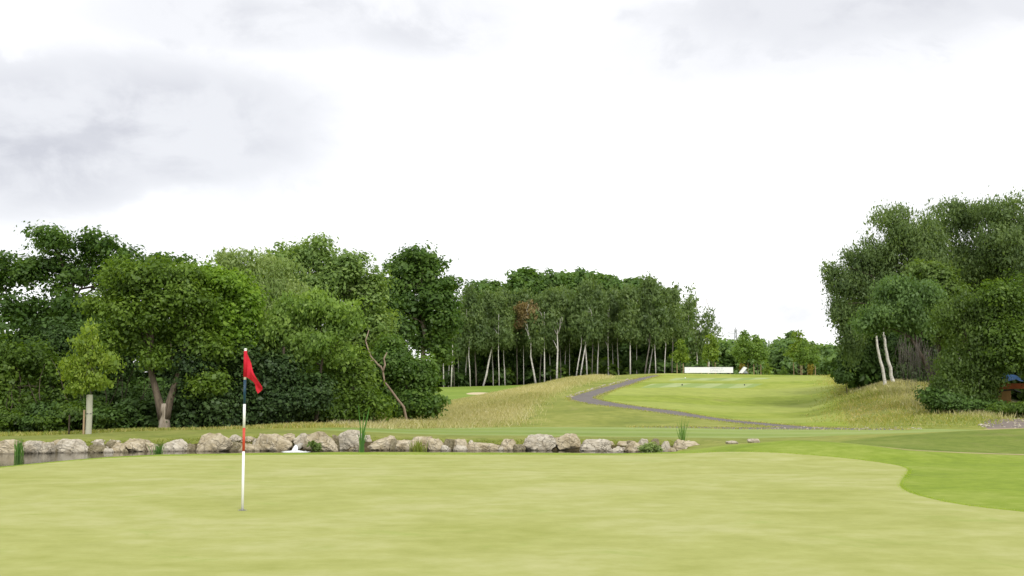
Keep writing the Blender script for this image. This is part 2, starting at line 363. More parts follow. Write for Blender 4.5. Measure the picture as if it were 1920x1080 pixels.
# ------------------------------------------------------------------ ground zones (traced as pixels that are cast on the terrain)
def hits(lst): return [tuple(map(float, hit(*p))) for p in lst]
def gd(lst): return [((px-960)/2208.*D, float(D)) for px, D in lst]
def dens(poly, step=.6, closed=True):
    out = []; n = len(poly)
    for i in range(n if closed else n-1):
        a = np.array(poly[i]); b = np.array(poly[(i+1) % n]); k = max(1, int(np.linalg.norm(b-a)/step))
        for j in range(k): out.append(tuple(a + (b-a)*j/k))
    return out
def smooth_poly(poly, it=2):
    for _ in range(it):
        q = []
        for i in range(len(poly)):
            a = np.array(poly[i]); b = np.array(poly[(i+1) % len(poly)])
            q += [tuple(.75*a+.25*b), tuple(.25*a+.75*b)]
        poly = q
    return poly
edge_l = [q for q in zip(EX, EY) if q[0] < 3.6]
right_green = hits([(1250, 849.5), (1350, 848), (1440, 848.6), (1500, 852), (1560, 857), (1610, 862), (1655, 867.5), (1690, 873.5), (1704, 880), (1700, 889), (1690, 900), (1686, 910), (1694, 919), (1720, 929), (1780, 943), (1850, 953), (1920, 960), (2040, 972)])
green_poly = edge_l + right_green + [(11.5, 10), (14, 4), (14, -14), (-26, -14), (-30, 6)]
outer_l = [(x, y+.85) for x, y in edge_l if x < 4.6]
fringe_poly = outer_l + hits([(1360, 836), (1420, 829), (1470, 826.5)]) + gd([(1510, 30.5), (1560, 30.3), (1620, 29.5), (1700, 28.4), (1800, 28.2), (1920, 28.2), (2100, 28), (2500, 27)]) + [(26, 16), (24, -18), (-34, -18), (-36, 8)]
mound_poly = gd([(1560, 35.5), (1640, 34.2), (1700, 33.4), (1800, 33.2), (1920, 33.2), (2300, 33), (2300, 43), (1920, 43.5), (1800, 43), (1700, 42), (1630, 40), (1575, 38)])
fair_poly = gd([(560, 45), (700, 43.5), (900, 43), (1150, 43), (1400, 41.5), (1560, 43), (1690, 45), (1800, 46.5), (1860, 48.5), (1840, 51), (1700, 52.5), (1560, 53), (1400, 53.5), (1250, 54), (1100, 54.2), (925, 54.5), (800, 53.5), (680, 50)])
meadow_poly = gd([(640, 49.6), (690, 50.8), (800, 53.8), (924, 54.8), (950, 60), (975, 70), (1000, 82), (1035, 93), (1080, 103), (1130, 112), (1137, 119), (1100, 121), (1040, 114), (1000, 111), (940, 107), (880, 104), (835, 100), (800, 92), (770, 78), (735, 68), (690, 58), (655, 52.5)])
farg_poly = gd([(800, 104), (850, 104), (900, 108), (950, 112), (1000, 120), (1020, 130), (1000, 142), (960, 149), (900, 149), (830, 149), (790, 146), (770, 125)])
bunk_poly = hits([(871, 739), (880, 736.2), (900, 735.6), (918, 736), (913, 738.6), (895, 740.2)])
slope_poly = hits([(1120, 752), (1180, 762), (1260, 772), (1400, 790), (1500, 798), (1590, 800)]) + gd([(1590, 62), (1572, 80), (1565, 100), (1560, 122), (1500, 133), (1400, 136), (1260, 136), (1240, 128), (1205, 113), (1160, 100)])
path_poly = hits([(1222, 703.5), (1205, 707), (1165, 716.5), (1120, 728), (1085, 738), (1066, 744.5), (1064, 748), (1072, 752), (1100, 757.5), (1150, 763.5), (1240, 775), (1350, 790), (1430, 799.2), (1470, 801.5), (1330, 800.8), (1190, 800.2), (1180, 801.5), (1330, 803), (1480, 805.2), (1600, 806), (1700, 806.5), (1705, 804.5), (1600, 803.5), (1530, 801), (1420, 791.5), (1300, 776), (1200, 762.5), (1140, 753.5), (1116, 747), (1122, 742), (1160, 728.5), (1200, 716.5), (1234, 706), (1240, 703.5)])
tee1 = hits([(1253, 713.6), (1268, 708.6), (1420, 708.3), (1446, 708.6), (1440, 710.5), (1402, 712.5), (1330, 713.6)])
tee2 = hits([(1200, 727.5), (1222, 719.8), (1330, 719), (1432, 719.3), (1412, 726.5), (1320, 727.8)])
scrub_poly = gd([(1600, 62), (1700, 55.5), (1780, 54.0), (1850, 54.5), (1842, 60), (1850, 70), (1800, 95), (1700, 105), (1620, 130), (1570, 140), (1566, 122), (1570, 100), (1580, 80)])
grav_poly = gd([(1850, 51.3), (1840, 53.5), (1846, 57.5), (1920, 58.3), (2100, 58), (2300, 56), (2300, 50), (2050, 50), (1920, 50.4)])
dirt_poly = gd([(1840, 50.7), (1845, 51.6), (1920, 51.0), (2000, 50.6), (2000, 50.0), (1920, 50.2)])
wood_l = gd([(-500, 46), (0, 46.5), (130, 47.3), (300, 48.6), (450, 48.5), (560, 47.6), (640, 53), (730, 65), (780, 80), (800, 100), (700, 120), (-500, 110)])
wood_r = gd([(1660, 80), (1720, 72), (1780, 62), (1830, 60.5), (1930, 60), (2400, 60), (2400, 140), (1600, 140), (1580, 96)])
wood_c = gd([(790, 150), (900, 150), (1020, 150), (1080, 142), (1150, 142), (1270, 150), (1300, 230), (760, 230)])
dry_poly = gd([(1590, 30.3), (1640, 29.65), (1700, 28.75), (1800, 28.5), (1920, 28.5), (2300, 28.4), (2300, 28.8), (1920, 28.95), (1800, 28.8), (1700, 29.0), (1640, 29.85)])
bank_poly = [(-56, 34)] + [(x, y-.2) for x, y in zip(FARX[1:], FARY[1:])] + gd([(1330, 41), (1200, 42), (900, 42.6), (700, 43), (560, 44.6), (450, 46.6), (300, 46.8), (130, 45.8), (0, 45)]) + [(-50, 43)]
ZONES = [  # highest priority first
 ('putting_green', smooth_poly(green_poly), 'green'), ('fringe', smooth_poly(fringe_poly), 'fringe'),
 ('dry_edge', dry_poly, 'dirt'), ('path', smooth_poly(path_poly, 1), 'path'), ('bunker_sand', smooth_poly(bunk_poly), 'sand'), ('tee_box_back', tee1, 'tee'), ('tee_box_front', tee2, 'tee'),
 ('gravel_track', grav_poly, 'gravel'), ('sandy_verge', smooth_poly(dirt_poly), 'dirt'),
 ('mown_mound', smooth_poly(mound_poly), 'mound'), ('fairway', smooth_poly(fair_poly), 'fairway'), ('meadow_ground', smooth_poly(meadow_poly), 'meadow'),
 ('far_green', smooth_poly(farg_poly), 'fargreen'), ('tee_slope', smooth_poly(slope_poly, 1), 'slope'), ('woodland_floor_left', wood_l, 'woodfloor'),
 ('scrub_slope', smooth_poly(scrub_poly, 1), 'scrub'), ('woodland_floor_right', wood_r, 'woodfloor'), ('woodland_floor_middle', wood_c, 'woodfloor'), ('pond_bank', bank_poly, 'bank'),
]
def inside(poly, x, y):
    r = np.zeros(len(x), bool); px = np.array([p[0] for p in poly]); py = np.array([p[1] for p in poly]); n = len(poly)
    for i in range(n):
        x1, y1, x2, y2 = px[i], py[i], px[i-1], py[i-1]
        if y1 == y2: continue
        c = ((y1 > y) != (y2 > y)) & (x < (x2-x1)*(y-y1)/(y2-y1)+x1); r ^= c
    return r
def build_ground():
    pts = []; edges = []
    steps = {'path': .5, 'bunker_sand': .4, 'tee_box_back': .6, 'tee_box_front': .6, 'putting_green': .5, 'fringe': .5}
    for nm, poly, _ in ZONES:
        d = dens(poly, steps.get(nm, 1.2)); b = len(pts)
        pts += d; edges += [(b+i, b+(i+1) % len(d)) for i in range(len(d))]
    rows = np.concatenate([np.arange(-40, 20, 5.), np.arange(20, 60, 1.0), np.arange(60, 160, 2.0), np.geomspace(160, 2500, 24)])
    us = np.linspace(-1.05, 1.05, 130)
    for i, y in enumerate(rows):
        for j, u in enumerate(us):
            pts.append((u*max(y, 60) + .13*math.sin(i*7+j*3), y))
    for y in np.arange(26, 41.5, .3):
        for x in np.arange(-24, 9, .55): pts.append((x+.1*math.sin(y*9), y+.05*math.sin(x*7)))
    V, E, Fc, *_ = delaunay_2d_cdt([Vector((float(a), float(b))) for a, b in pts], edges, [], 0, 1e-4)
    xy = np.array([(v[0], v[1]) for v in V]); z = H(xy[:, 0], xy[:, 1]); co = np.column_stack([xy, z])
    T = np.array([f if len(f) == 3 else f[:3] for f in Fc]); ce = xy[T].mean(1)
    zone = np.full(len(T), -1)
    for i in range(len(ZONES)-1, -1, -1): zone[inside(ZONES[i][1], ce[:, 0], ce[:, 1])] = i
    a = xy[T]; cr = (a[:, 1, 0]-a[:, 0, 0])*(a[:, 2, 1]-a[:, 0, 1]) - (a[:, 1, 1]-a[:, 0, 1])*(a[:, 2, 0]-a[:, 0, 0])
    T[cr < 0] = T[cr < 0][:, ::-1]
    # analytic normals so that neighbouring sheets shade without a seam
    for i in range(-1, len(ZONES)):
        t = T[zone == i]
        if not len(t): continue
        u, inv = np.unique(t, return_inverse=True)
        nm, mt = ('ground', 'rough') if i < 0 else (ZONES[i][0], ZONES[i][2])
        me = npmesh(nm, co[u], 3, faces=inv.reshape(-1, 3)); me.materials.append(M[mt])
        me.polygons.foreach_set('use_smooth', [True]*len(me.polygons))
        e = .15; X = co[u, 0]; Y = co[u, 1]
        nx = -(H(X+e, Y)-H(X-e, Y))/(2*e); ny = -(H(X, Y+e)-H(X, Y-e))/(2*e)
        nn = np.column_stack([nx, ny, np.ones(len(u))]); nn /= np.linalg.norm(nn, axis=1)[:, None]
        me.normals_split_custom_set_from_vertices([tuple(q) for q in nn])
        tag(meshobj(nm, me), kind='structure')
build_ground()

# pond water
def build_water():
    m, k = mat('pond_water'); co = k.n('ShaderNodeTexCoord').outputs['Object']
    h = k.noise(k.vm('MULTIPLY', co, (1, 1.6, 1)), 5, 5, .6)
    bp = k.n('ShaderNodeBump', ins={'Strength': .10, 'Distance': .03, 'Height': h})
    finish(k, k.n('ShaderNodeBsdfPrincipled', ins={'Base Color': (.018, .018, .012, 1), 'Roughness': .04, 'IOR': 1.33, 'Normal': bp}))
    xs = np.linspace(-55, 7.4, 63); v = []; f = []
    for x in xs:
        v.append((x, float(NEAR(x))+.15, -.415)); v.append((x, np.interp(x, FARX, FARY)+.5, -.415))
    for i in range(len(xs)-1): f.append((2*i, 2*i+2, 2*i+3, 2*i+1))
    tag(meshobj('pond_water', pymesh('pond_water', v, f), m), kind='structure')
build_water()

# ------------------------------------------------------------------ trees
def crown_points(lobes, n, rg, shell=.5, lump=.28):
    """clump centres spread through lobes (c, r) with a lumpy outline"""
    wts = np.array([l[1][0]*l[1][2] + .3*l[1][0]*l[1][1] for l in lobes]); wts = wts/wts.sum()
    which = rg.choice(len(lobes), n, p=wts)
    d = rg.normal(size=(n, 3)); d /= np.linalg.norm(d, axis=1)[:, None]
    k = np.zeros(n)
    ph = rg.uniform(0, 6.28, (len(lobes), 4)); fr = rg.uniform(2.0, 4.5, (len(lobes), 4))
    for a in range(3): k += np.sin(d[:, a]*fr[which, a]*1.6 + ph[which, a])
    r = (1 - shell*rg.random(n)**1.6) * (1 + lump*k/2.2)
    r = np.where(rg.random(n) < .12, r*rg.uniform(1.05, 1.6, n), r)
    c = np.array([l[0] for l in lobes])[which]; R = np.array([l[1] for l in lobes])[which]
    return c + d*R*r[:, None], d, which
def sublobes(lobes, rg, k=8, core=.9):
    """break every lobe into smaller rounded boughs so that the crown has lit tops and dark gaps"""
    out = []
    for c, R_ in lobes:
        out.append((c - np.array((0, 0, R_[2]*.08)), R_*.62))
        for i in range(k):
            d = rg.normal(size=3); d[2] = d[2]*.8 + .12; d /= np.linalg.norm(d)
            f = rg.uniform(.26, .5)
            out.append((c + d*R_*rg.uniform(.55, .92), np.array((R_[0]*f*1.1, R_[1]*f*1.1, R_[2]*f))))
    return out
def leaves(centers, dirs, per, cr, size, rg, flat=.6, droop=0.0, up=.55, asp=.62, tint_b=.0, bias=None):
    n = len(centers); N_ = n*per
    off = rg.normal(size=(N_, 3)); off /= np.maximum(1, np.linalg.norm(off, axis=1)/1.7)[:, None]
    crr = np.repeat(cr*rg.uniform(.6, 1.35, n), per)[:, None]
    off = off*crr*np.array((.75, .75, .75*flat))
    if droop: off[:, 2] -= np.abs(rg.normal(size=N_))*droop*crr[:, 0]
    p = np.repeat(centers, per, 0) + off
    nrm = rg.normal(size=(N_, 3))*.5 + np.repeat(dirs, per, 0)*.75 + off/np.maximum(crr, .01)*.55; nrm[:, 2] += up+.15
    nrm /= np.linalg.norm(nrm, axis=1)[:, None]
    a = rg.normal(size=(N_, 3)); a -= nrm*(a*nrm).sum(1)[:, None]
    if droop: a[:, 2] -= 1.2
    a /= np.linalg.norm(a, axis=1)[:, None]; b = np.cross(nrm, a)
    s = (size*np.clip(rg.lognormal(-.05, .38, N_), .4, 2.1))[:, None]
    q = np.stack([p - a*s, p - b*s*asp + nrm*s*.15, p + a*s, p + b*s*asp + nrm*s*.15], 1)
    t = np.clip(np.repeat(rg.normal(.5 + tint_b, .15, n) + (0 if bias is None else bias), per) + rg.normal(0, .11, N_), 0, 1)
    return q.reshape(-1, 3), t
def curve(a, b, n, sag=.0, wob=.0, rg=rng):
    a = np.array(a, float); b = np.array(b, float); L_ = np.linalg.norm(b-a); out = []
    w = rg.normal(size=3)*wob*L_; w2 = rg.normal(size=3)*wob*L_*.6
    for i in range(n):
        t = i/(n-1); p = a*(1-t)+b*t + w*math.sin(math.pi*t) + w2*math.sin(2*math.pi*t); p[2] += sag*L_*math.sin(math.pi*t)
        out.append(p)
    return out
BARK = {'oak': 'bark', 'mid': 'bark', 'birch': 'bark_birch'}
def tree(name, label, D, bpx, lobes, leaf, trunk, nleaf=20000, size=.11, per=22, cr=.42, r0=.2, bark='bark', seed=1, flat=.6, droop=0., group=None,
         shell=.5, lump=.28, limbs=True, base=None, fork=None, cat='tree', twig=.35, tint_b=0., depth=.85, asp=.62, taper=.35, kb=9):
    """lobes: (px, py, rx_px, ry_px[, depth offset m]) at distance D; trunk: pixel points above the base"""
    rg = np.random.default_rng(seed); b = G(bpx, D) if base is None else np.array(base); s = D/2208.
    root = empty(name, b, label, cat, group)
    lb = []
    for l in lobes:
        c = P(l[0], l[1], D) - b; c[1] += (l[4] if len(l) > 4 else rg.uniform(-.5, .5)*l[2]*s)
        lb.append((c, np.array((l[2]*s, l[2]*s*depth, l[3]*s))))
    if size < .2 and size > .05: nleaf = int(nleaf*1.75); size *= .72; cr *= .95; per = max(10, int(per*.8))
    ex = sublobes(lb, rg, kb); cen, dr, wh = crown_points(ex, max(8, nleaf//per), rg, shell, lump)
    bias = rg.normal(0, .15, len(ex))[wh]; wh = wh // (kb+1)
    q, t = leaves(cen, dr, per, cr, size, rg, flat, droop, tint_b=tint_b, asp=asp, bias=bias)
    meshobj('crown', npmesh('crown', q, 4, t, L[leaf]), None, root)
    tb = Tubes(); tp = [np.array((0, 0, -.25))]
    for p in trunk: v = P(p[0], p[1], D) - b; v[1] += (p[2] if len(p) > 2 else 0); tp.append(v)
    path = []
    for i in range(len(tp)-1): path += curve(tp[i], tp[i+1], 4, 0, .025, rg)[:-1]
    path.append(tp[-1]); m = len(path)
    rad = [r0*(1-(1-taper)*(i/(m-1))**.8)*(1.35 if i == 0 else 1) for i in range(m)]
    tb.add(path, rad, 9); tl = Tubes() if bark == 'bark_birch' else tb
    if limbs:
        for i, (c, R) in enumerate(lb):
            k = rg.integers(int(m*.55), m) if m > 3 else m-1
            rr = rad[k]*rg.uniform(.4, .65)
            lp = curve(path[k], c, 6, .03, .04, rg); tl.add(lp, list(np.linspace(rr, rr*.3, 6)), 6)
            idx = np.where(wh == i)[0]; rg.shuffle(idx)
            for j in idx[:max(3, int(len(idx)*twig*.12))]:
                st = lp[rg.integers(2, 6)]; tl.add(curve(st, cen[j], 4, .03, .07, rg), [rr*.3, rr*.22, rr*.14, rr*.06], 3, False)
    meshobj('trunk', tb.mesh('trunk'), M[bark], root)
    if tl is not tb: meshobj('limbs', tl.mesh('limbs'), M['bark'], root)
    return root

# left wood --------------------------------------------------------
LW = 'trees of the wood beside the pond'
tree('oak_tree', 'tall dark oak with sky showing through its crown, over the staked sapling', 63, 130, [(105, 455, 50, 32), (190, 458, 42, 28), (35, 505, 52, 40), (130, 515, 75, 42), (245, 492, 45, 26), (310, 492, 40, 20), (50, 580, 70, 45), (160, 580, 70, 50), (-60, 530, 70, 60), (215, 535, 40, 35)], 'oak', [(135, 700), (128, 600), (140, 520)], 19000, .13, 26, .45, .3, seed=3, shell=.75, lump=.4, group=LW)
tree('hawthorn_tree', 'dark leafy thicket tree with foliage down to the bank, away from the snag', 53, 20, [(30, 690, 55, 65), (-50, 690, 70, 90), (95, 725, 38, 55), (60, 775, 60, 35), (-20, 770, 60, 40)], 'mid', [(22, 730), (25, 680)], 15000, .1, 24, .42, .14, seed=4, tint_b=-.25, group=LW)
tree('holly_tree', 'dark evergreen thicket tree behind the staked sapling', 56.5, 215, [(235, 610, 55, 55), (190, 690, 60, 60), (240, 755, 50, 45), (170, 765, 50, 40), (120, 640, 50, 50)], 'dark', [(216, 700), (222, 640)], 18000, .11, 24, .45, .16, seed=5, tint_b=.12, group=LW)
tree('maple_tree', 'tree with thick pale trunk dividing into two leaning limbs', 50, 308, [(232, 525, 48, 36), (290, 515, 55, 36), (270, 580, 65, 45), (345, 575, 60, 45), (315, 620, 42, 26), (200, 570, 35, 32), (345, 520, 35, 25), (235, 640, 40, 34), (375, 650, 42, 34), (300, 670, 26, 20), (395, 720, 32, 30)], 'mid', [(308, 785), (309, 757)], 21000, .1, 24, .42, .29, 'bark_pale', seed=6, lump=.35, group=LW, limbs=False, taper=.6)
tree('field_maple_tree', 'bright green dense leafy tree between forked tree and willow', 51.5, 400, [(415, 528, 48, 32), (452, 575, 32, 42), (405, 600, 60, 42), (375, 535, 35, 36), (440, 635, 35, 25)], 'bright', [(402, 720), (405, 640)], 17000, .1, 24, .4, .18, seed=7, tint_b=.05, group=LW)
for i, (px, ls, lab) in enumerate(((385, [(375, 690, 50, 75), (360, 760, 45, 50), (410, 760, 45, 48)], 'dark yew next to the forked pale trunk'), (455, [(450, 700, 48, 80), (430, 765, 50, 45), (485, 760, 45, 45)], 'dark yew below the bright green maple, middle of three'), (535, [(520, 715, 48, 70), (560, 745, 45, 55), (500, 770, 45, 38)], 'dark yew below the pale ash foliage'))):
    tree('yew_tree', lab + ', foliage to the ground', 51+i*.4, px, ls, 'yew', [(px, 720), (px-3, 650)], 15000, .095, 26, .4, .15, seed=20+i, flat=.45, tint_b=.05, group='yews along the edge of the wood')
tree('willow_tree', 'pale grey-green feathery willow behind the bright green maple', 60, 520, [(440, 492, 48, 26), (490, 502, 55, 30), (480, 560, 58, 48), (535, 555, 50, 48), (440, 545, 40, 40)], 'willow', [(515, 680), (505, 600)], 17000, .115, 24, .45, .22, 'bark_grey', seed=8, droop=.6, asp=.4, group=LW)
tree('poplar_tree', 'tallest grey-green round-topped tree behind the ash', 66, 620, [(578, 468, 42, 30), (540, 492, 40, 28), (640, 505, 52, 32), (600, 535, 75, 45), (688, 545, 38, 38), (655, 605, 50, 55), (700, 600, 30, 50)], 'grey', [(622, 690), (615, 600), (605, 520)], 23000, .125, 24, .5, .27, 'bark_grey', seed=9, lump=.33, group=LW)
tree('ash_tree', 'light yellow-green ash leaning out over the dark yews', 52.6, 592, [(565, 578, 48, 36), (612, 572, 42, 34), (530, 640, 45, 32), (590, 632, 42, 32), (632, 612, 26, 26), (500, 622, 30, 24), (540, 605, 35, 30), (655, 590, 20, 22), (560, 665, 34, 22), (630, 655, 24, 22)], 'ash', [(600, 740), (607, 660), (600, 610)], 17000, .1, 20, .4, .1, 'bark', seed=10, droop=.35, lump=.4, shell=.7, group=LW)
tree('hazel_thicket', 'dark shrubby thicket between the yews and the fallen snag', 54.5, 630, [(610, 710, 42, 55), (655, 715, 45, 55), (630, 770, 58, 36), (575, 775, 45, 30), (690, 760, 40, 36)], 'mid', [(632, 740), (640, 700)], 19000, .095, 24, .42, .12, seed=12, tint_b=-.12, group=LW)
tree('oak_tree', 'slim tall oak standing alone at the wood end beside the far green', 76, 787, [(790, 490, 50, 26), (765, 520, 42, 32), (820, 535, 40, 30), (780, 565, 55, 38), (832, 590, 32, 45), (775, 620, 45, 38), (815, 645, 35, 36), (745, 590, 25, 30)], 'oak', [(788, 700), (797, 630), (790, 560), (795, 500)], 17000, .15, 24, .5, .24, 'bark_pale', seed=13, shell=.75, lump=.4, tint_b=.15, group=LW)
tree('elder_thicket', 'low bushy thicket at the end of the wood by the meadow', 60, 770, [(760, 705, 45, 40), (792, 752, 34, 24), (740, 752, 42, 30), (722, 690, 38, 45), (775, 762, 40, 18)], 'oak', [(765, 745), (762, 715)], 17000, .11, 24, .42, .12, seed=14, tint_b=.2, group=LW)
tree('alder_tree', 'dark upright tree between the tallest tree and the slim oak', 70, 708, [(702, 585, 34, 55), (715, 660, 42, 60), (690, 700, 40, 55), (745, 640, 30, 45)], 'dark', [(706, 700), (705, 600)], 13000, .13, 22, .5, .17, seed=15, tint_b=.2, group=LW)
# deep rows behind, seen only through gaps
for i, px in enumerate((-150, -30, 90, 210, 330, 450, 565, 680)):
    tree('wood_tree', 'dense dark tree deep inside the wood, seen through gaps', 80+3*(i % 2), px, [(px-20, 650+10*(i % 3), 60, 60), (px+30, 690, 60, 60), (px, 760, 70, 50)], 'dark', [(px, 720), (px, 660)], 6500, .22, 20, .7, .2, seed=40+i, group='dark trees deep inside the wood')
# snag
def snag():
    D = 57; b = G(766, D); r = empty('dead_tree', b, 'bare pale crooked dead tree leaning out over the meadow edge', 'dead tree')
    t = Tubes(); q = lambda px, py, dd=0: P(px, py, D) - b + np.array((0, dd, 0))
    pts = [(0, 0, -.15), q(757, 763), q(745, 748), q(732, 730), q(721, 716), q(718, 695, -.1), q(714, 686, -.1)]
    t.add(pts, [.07, .062, .055, .05, .048, .045, .042], 8); meshobj('trunk', t.mesh('trunk'), M['deadwood'], r)
    t = Tubes(); t.add([q(716, 690, -.1), q(708, 683), q(700, 674), q(695, 668), q(688, 650, .2), q(684, 638, .3), q(690, 618, .4)], [.05, .048, .045, .04, .035, .03, .02], 7)
    t.add([q(718, 697, -.1), q(722, 684), q(720, 672), q(726, 660)], [.06, .05, .04, .02], 6)
    t.add([q(700, 674), q(694, 678), q(690, 676)], [.035, .025, .01], 5)
    meshobj('limbs', t.mesh('limbs'), M['deadwood'], r)
snag()
# forked limbs of the pale trunk maple
def fork_limbs():
    D = 50; o = [x for x in bpy.data.objects if x.get('label', '').startswith('tree with thick pale trunk')][0]; b = np.array(o.location)
    q = lambda px, py, dd=0: P(px, py, D) - b + np.array((0, dd, 0)); t = Tubes()
    t.add([q(305, 785), q(302, 768), q(295, 742), q(284, 700), q(278, 665), q(285, 635), q(280, 600), q(288, 560)], [.21, .19, .15, .125, .11, .10, .075, .04], 8)
    t.add([q(311, 785), q(314, 768), q(322, 740), q(335, 700), q(342, 670), q(352, 640), q(356, 610), q(360, 570)], [.21, .19, .14, .12, .105, .09, .065, .04], 8)
    t.add([q(335, 700), q(322, 672), q(320, 640)], [.08, .05, .02], 6)
    for (a, c, r) in (((280, 660), (245, 600), .07), ((285, 620), (310, 540), .06), ((280, 640), (225, 545), .06), ((352, 640), (385, 570), .06), ((354, 620), (335, 530), .06), ((278, 668), (240, 645), .05), ((345, 660), (378, 640), .05)):
        t.add(curve(q(*a), q(*c), 5, .05, .06), [r, r*.85, r*.6, r*.4, r*.2], 6)
    meshobj('limbs', t.mesh('limbs'), M['bark_mid'], o)
fork_limbs()

# middle copse -----------------------------------------------------
def shared_crown(name, leaf, n, size, per, cr, lobes, seed, **kw):
    rg = np.random.default_rng(seed); lb = [(np.array(l[:3], float), np.array(l[3:], float)) for l in lobes]
    sh = kw.pop('shell', .6); lu = kw.pop('lump', .3)
    n = int(n*1.5); size *= .8; ex = sublobes(lb, rg, 7); cen, dr, wh = crown_points(ex, n//per, rg, sh, lu); q, t = leaves(cen, dr, per, cr*.85, size, rg, bias=rg.normal(0, .14, len(ex))[wh], **kw)
    return npmesh(name, q, 4, t, L[leaf])
BC = [shared_crown('crown', 'birch', 7000, .2, 16, .55, [(0, 0, 7.6, 1.5, 1.5, 2.6), (.6, .2, 5.6, 1.7, 1.6, 2.0), (-.7, 0, 6.4, 1.5, 1.5, 2.2), (.1, 0, 9.6, 1.0, 1.0, 1.6)], 60+i, droop=.9, asp=.5, tint_b=(-.22, -.08, -.15, .0)[i], shell=.7) for i in range(4)]
BCB = shared_crown('crown', 'birchbr', 3500, .2, 14, .5, [(0, 0, 9.3, 1.5, 1.5, 1.5), (-.5, 0, 8.0, 1.2, 1.2, 1.2)], 66, droop=.8, asp=.5)
DC = [shared_crown('crown', 'poplar' if i == 1 else 'dark', 9000, .3, 20, .8, [(0, 0, 6, 2.6, 2.6, 3.6), (.9, 0, 3.5, 2.6, 2.4, 2.6), (-1, 0, 4, 2.4, 2.4, 3), (0, 0, 1.8, 2.6, 2.6, 1.8)], 70+i, tint_b=(.25, -.25, .12)[i]) for i in range(3)]
PC = [shared_crown('crown', 'poplar', 11000, .27, 20, .7, [(0, 0, 12.5, 2.2, 2.2, 3.0), (1.1, 0, 9.5, 2.4, 2.2, 3), (-1.2, 0, 9, 2.4, 2.2, 3.2), (.5, 0, 14.6, 1.3, 1.3, 1.8), (-.8, .3, 13.6, 1.2, 1.2, 1.5), (0, 0, 5.5, 2.8, 2.6, 3)], 80+i, tint_b=.06*i, lump=.42, shell=.65) for i in range(3)]
def simple_trunk(pts, r0, fork=0, seed=0, n=6):
    rg = np.random.default_rng(seed); t = Tubes(); m = len(pts)
    t.add(pts, [r0*(1-.75*i/(m-1)) for i in range(m)], n)
    for k in range(fork):
        i = int(m*rg.uniform(.45, .8)); a = np.array(pts[i]); ang = rg.uniform(0, 6.28); l = rg.uniform(1.2, 2.4)
        e = a + np.array((math.cos(ang)*l*.45, math.sin(ang)*l*.45, l)); t.add(curve(a, e, 4, 0, .05, rg), [r0*.45, r0*.35, r0*.25, r0*.1], 5)
    return t.mesh('trunk')
birches = [(832, 'slim birch leaning away from the far green, beside the tall slim oak', 0), (841, 0, 0), (846, 'straightest thin white birch near the tall slim oak, behind the far green', 0), (893, 0, 0), (905, 'crooked S-curved white birch standing alone by the bunker', 1), (947, 0, 0),
  (1001, 'thick white birch with browned top, leaning, above the meadow ridge', 2), (1021, 'thin straight birch next to the brown-topped birch', 0), (1033, 0, 0), (1044, 'stoutest white birch dividing into raised limbs in mid-copse', 3), (1059, 0, 0), (1079, 'pair-leaning birch slanting towards the tee, outer of two', 4), (1087, 'pair-leaning birch slanting towards the tee, inner of two', 4),
  (1101, 0, 0), (1141, 0, 0), (1182, 'pale grey straight birch where the path tops the hill', 0), (1208, 0, 4), (1215, 0, 4), (1230, 'lone upright birch beside the path top', 0), (1260, 0, 0), (1160, 0, 0), (1120, 0, 0), (970, 0, 0), (925, 0, 0), (872, 0, 0), (860, 0, 0)] + [(p, 0, 5) for p in (882, 936, 982, 1012, 1052, 1068, 1110, 1150, 1194, 1246, 852)]
for i, (px, lab, st) in enumerate(birches):
    rg = np.random.default_rng(100+i); D = 150 + (rg.uniform(.5, 6) if not lab else rg.uniform(0, 2.5)); b = G(px, D)
    o = empty('birch_tree', b, lab or 'slender pale-stemmed birch in the copse behind the meadow ridge', 'tree', 'birches of the copse')
    sc = rg.uniform(.96, 1.1) * (1.0 if px > 880 else .85)
    if st == 1: pts = [(0, 0, -.3), (.5, 0, 1.5), (.75, 0, 3.0), (1.1, 0, 4.6), (1.6, 0, 6.0), (1.5, 0, 7.4), (1.1, 0, 8.4), (.9, 0, 9.2)]
    elif st == 2: pts = [(.3, 0, -.3), (0, 0, 1.5), (-.4, 0, 3.6), (-.35, 0, 5.4), (-.7, 0, 6.8), (-.9, 0, 8.0), (-.8, 0, 9.0)]
    elif st == 4: pts = [(0, 0, -.3), (.35, 0, 2), (.75, 0, 4.2), (.9, 0, 6.5), (1.3, 0, 9)]
    else:
        w = rg.uniform(-.3, .3); pts = [(0, 0, -.3), (w*.3, 0, 2), (w*.9, 0, 4), (w*.6, 0, 6), (w*.8, 0, 7.6), (w*.5, 0, 9.2)]
    r0 = .165 if lab and st in (1, 2, 3) else (rg.uniform(.06, .085) if st == 5 else rg.uniform(.09, .13))
    r0 *= .85; meshobj('trunk', simple_trunk(pts, r0, 4 if st in (2, 3) else 2, 200+i), M['bark_birch' if lab or rg.random() < .75 else 'bark_grey'], o)
    c = meshobj('crown', BCB if st == 2 else BC[i % 4], None, o, (pts[-1][0]*.8, rg.uniform(.6, 1.6), rg.uniform(.6, 1.3)))
    c.scale = (sc, sc, sc); c.rotation_euler = (0, 0, rg.uniform(0, 6.28))
    if st == 2:
        c = meshobj('crown', BC[1], None, o, (0, 1.2, 0)); c.scale = (.9, .9, .95)
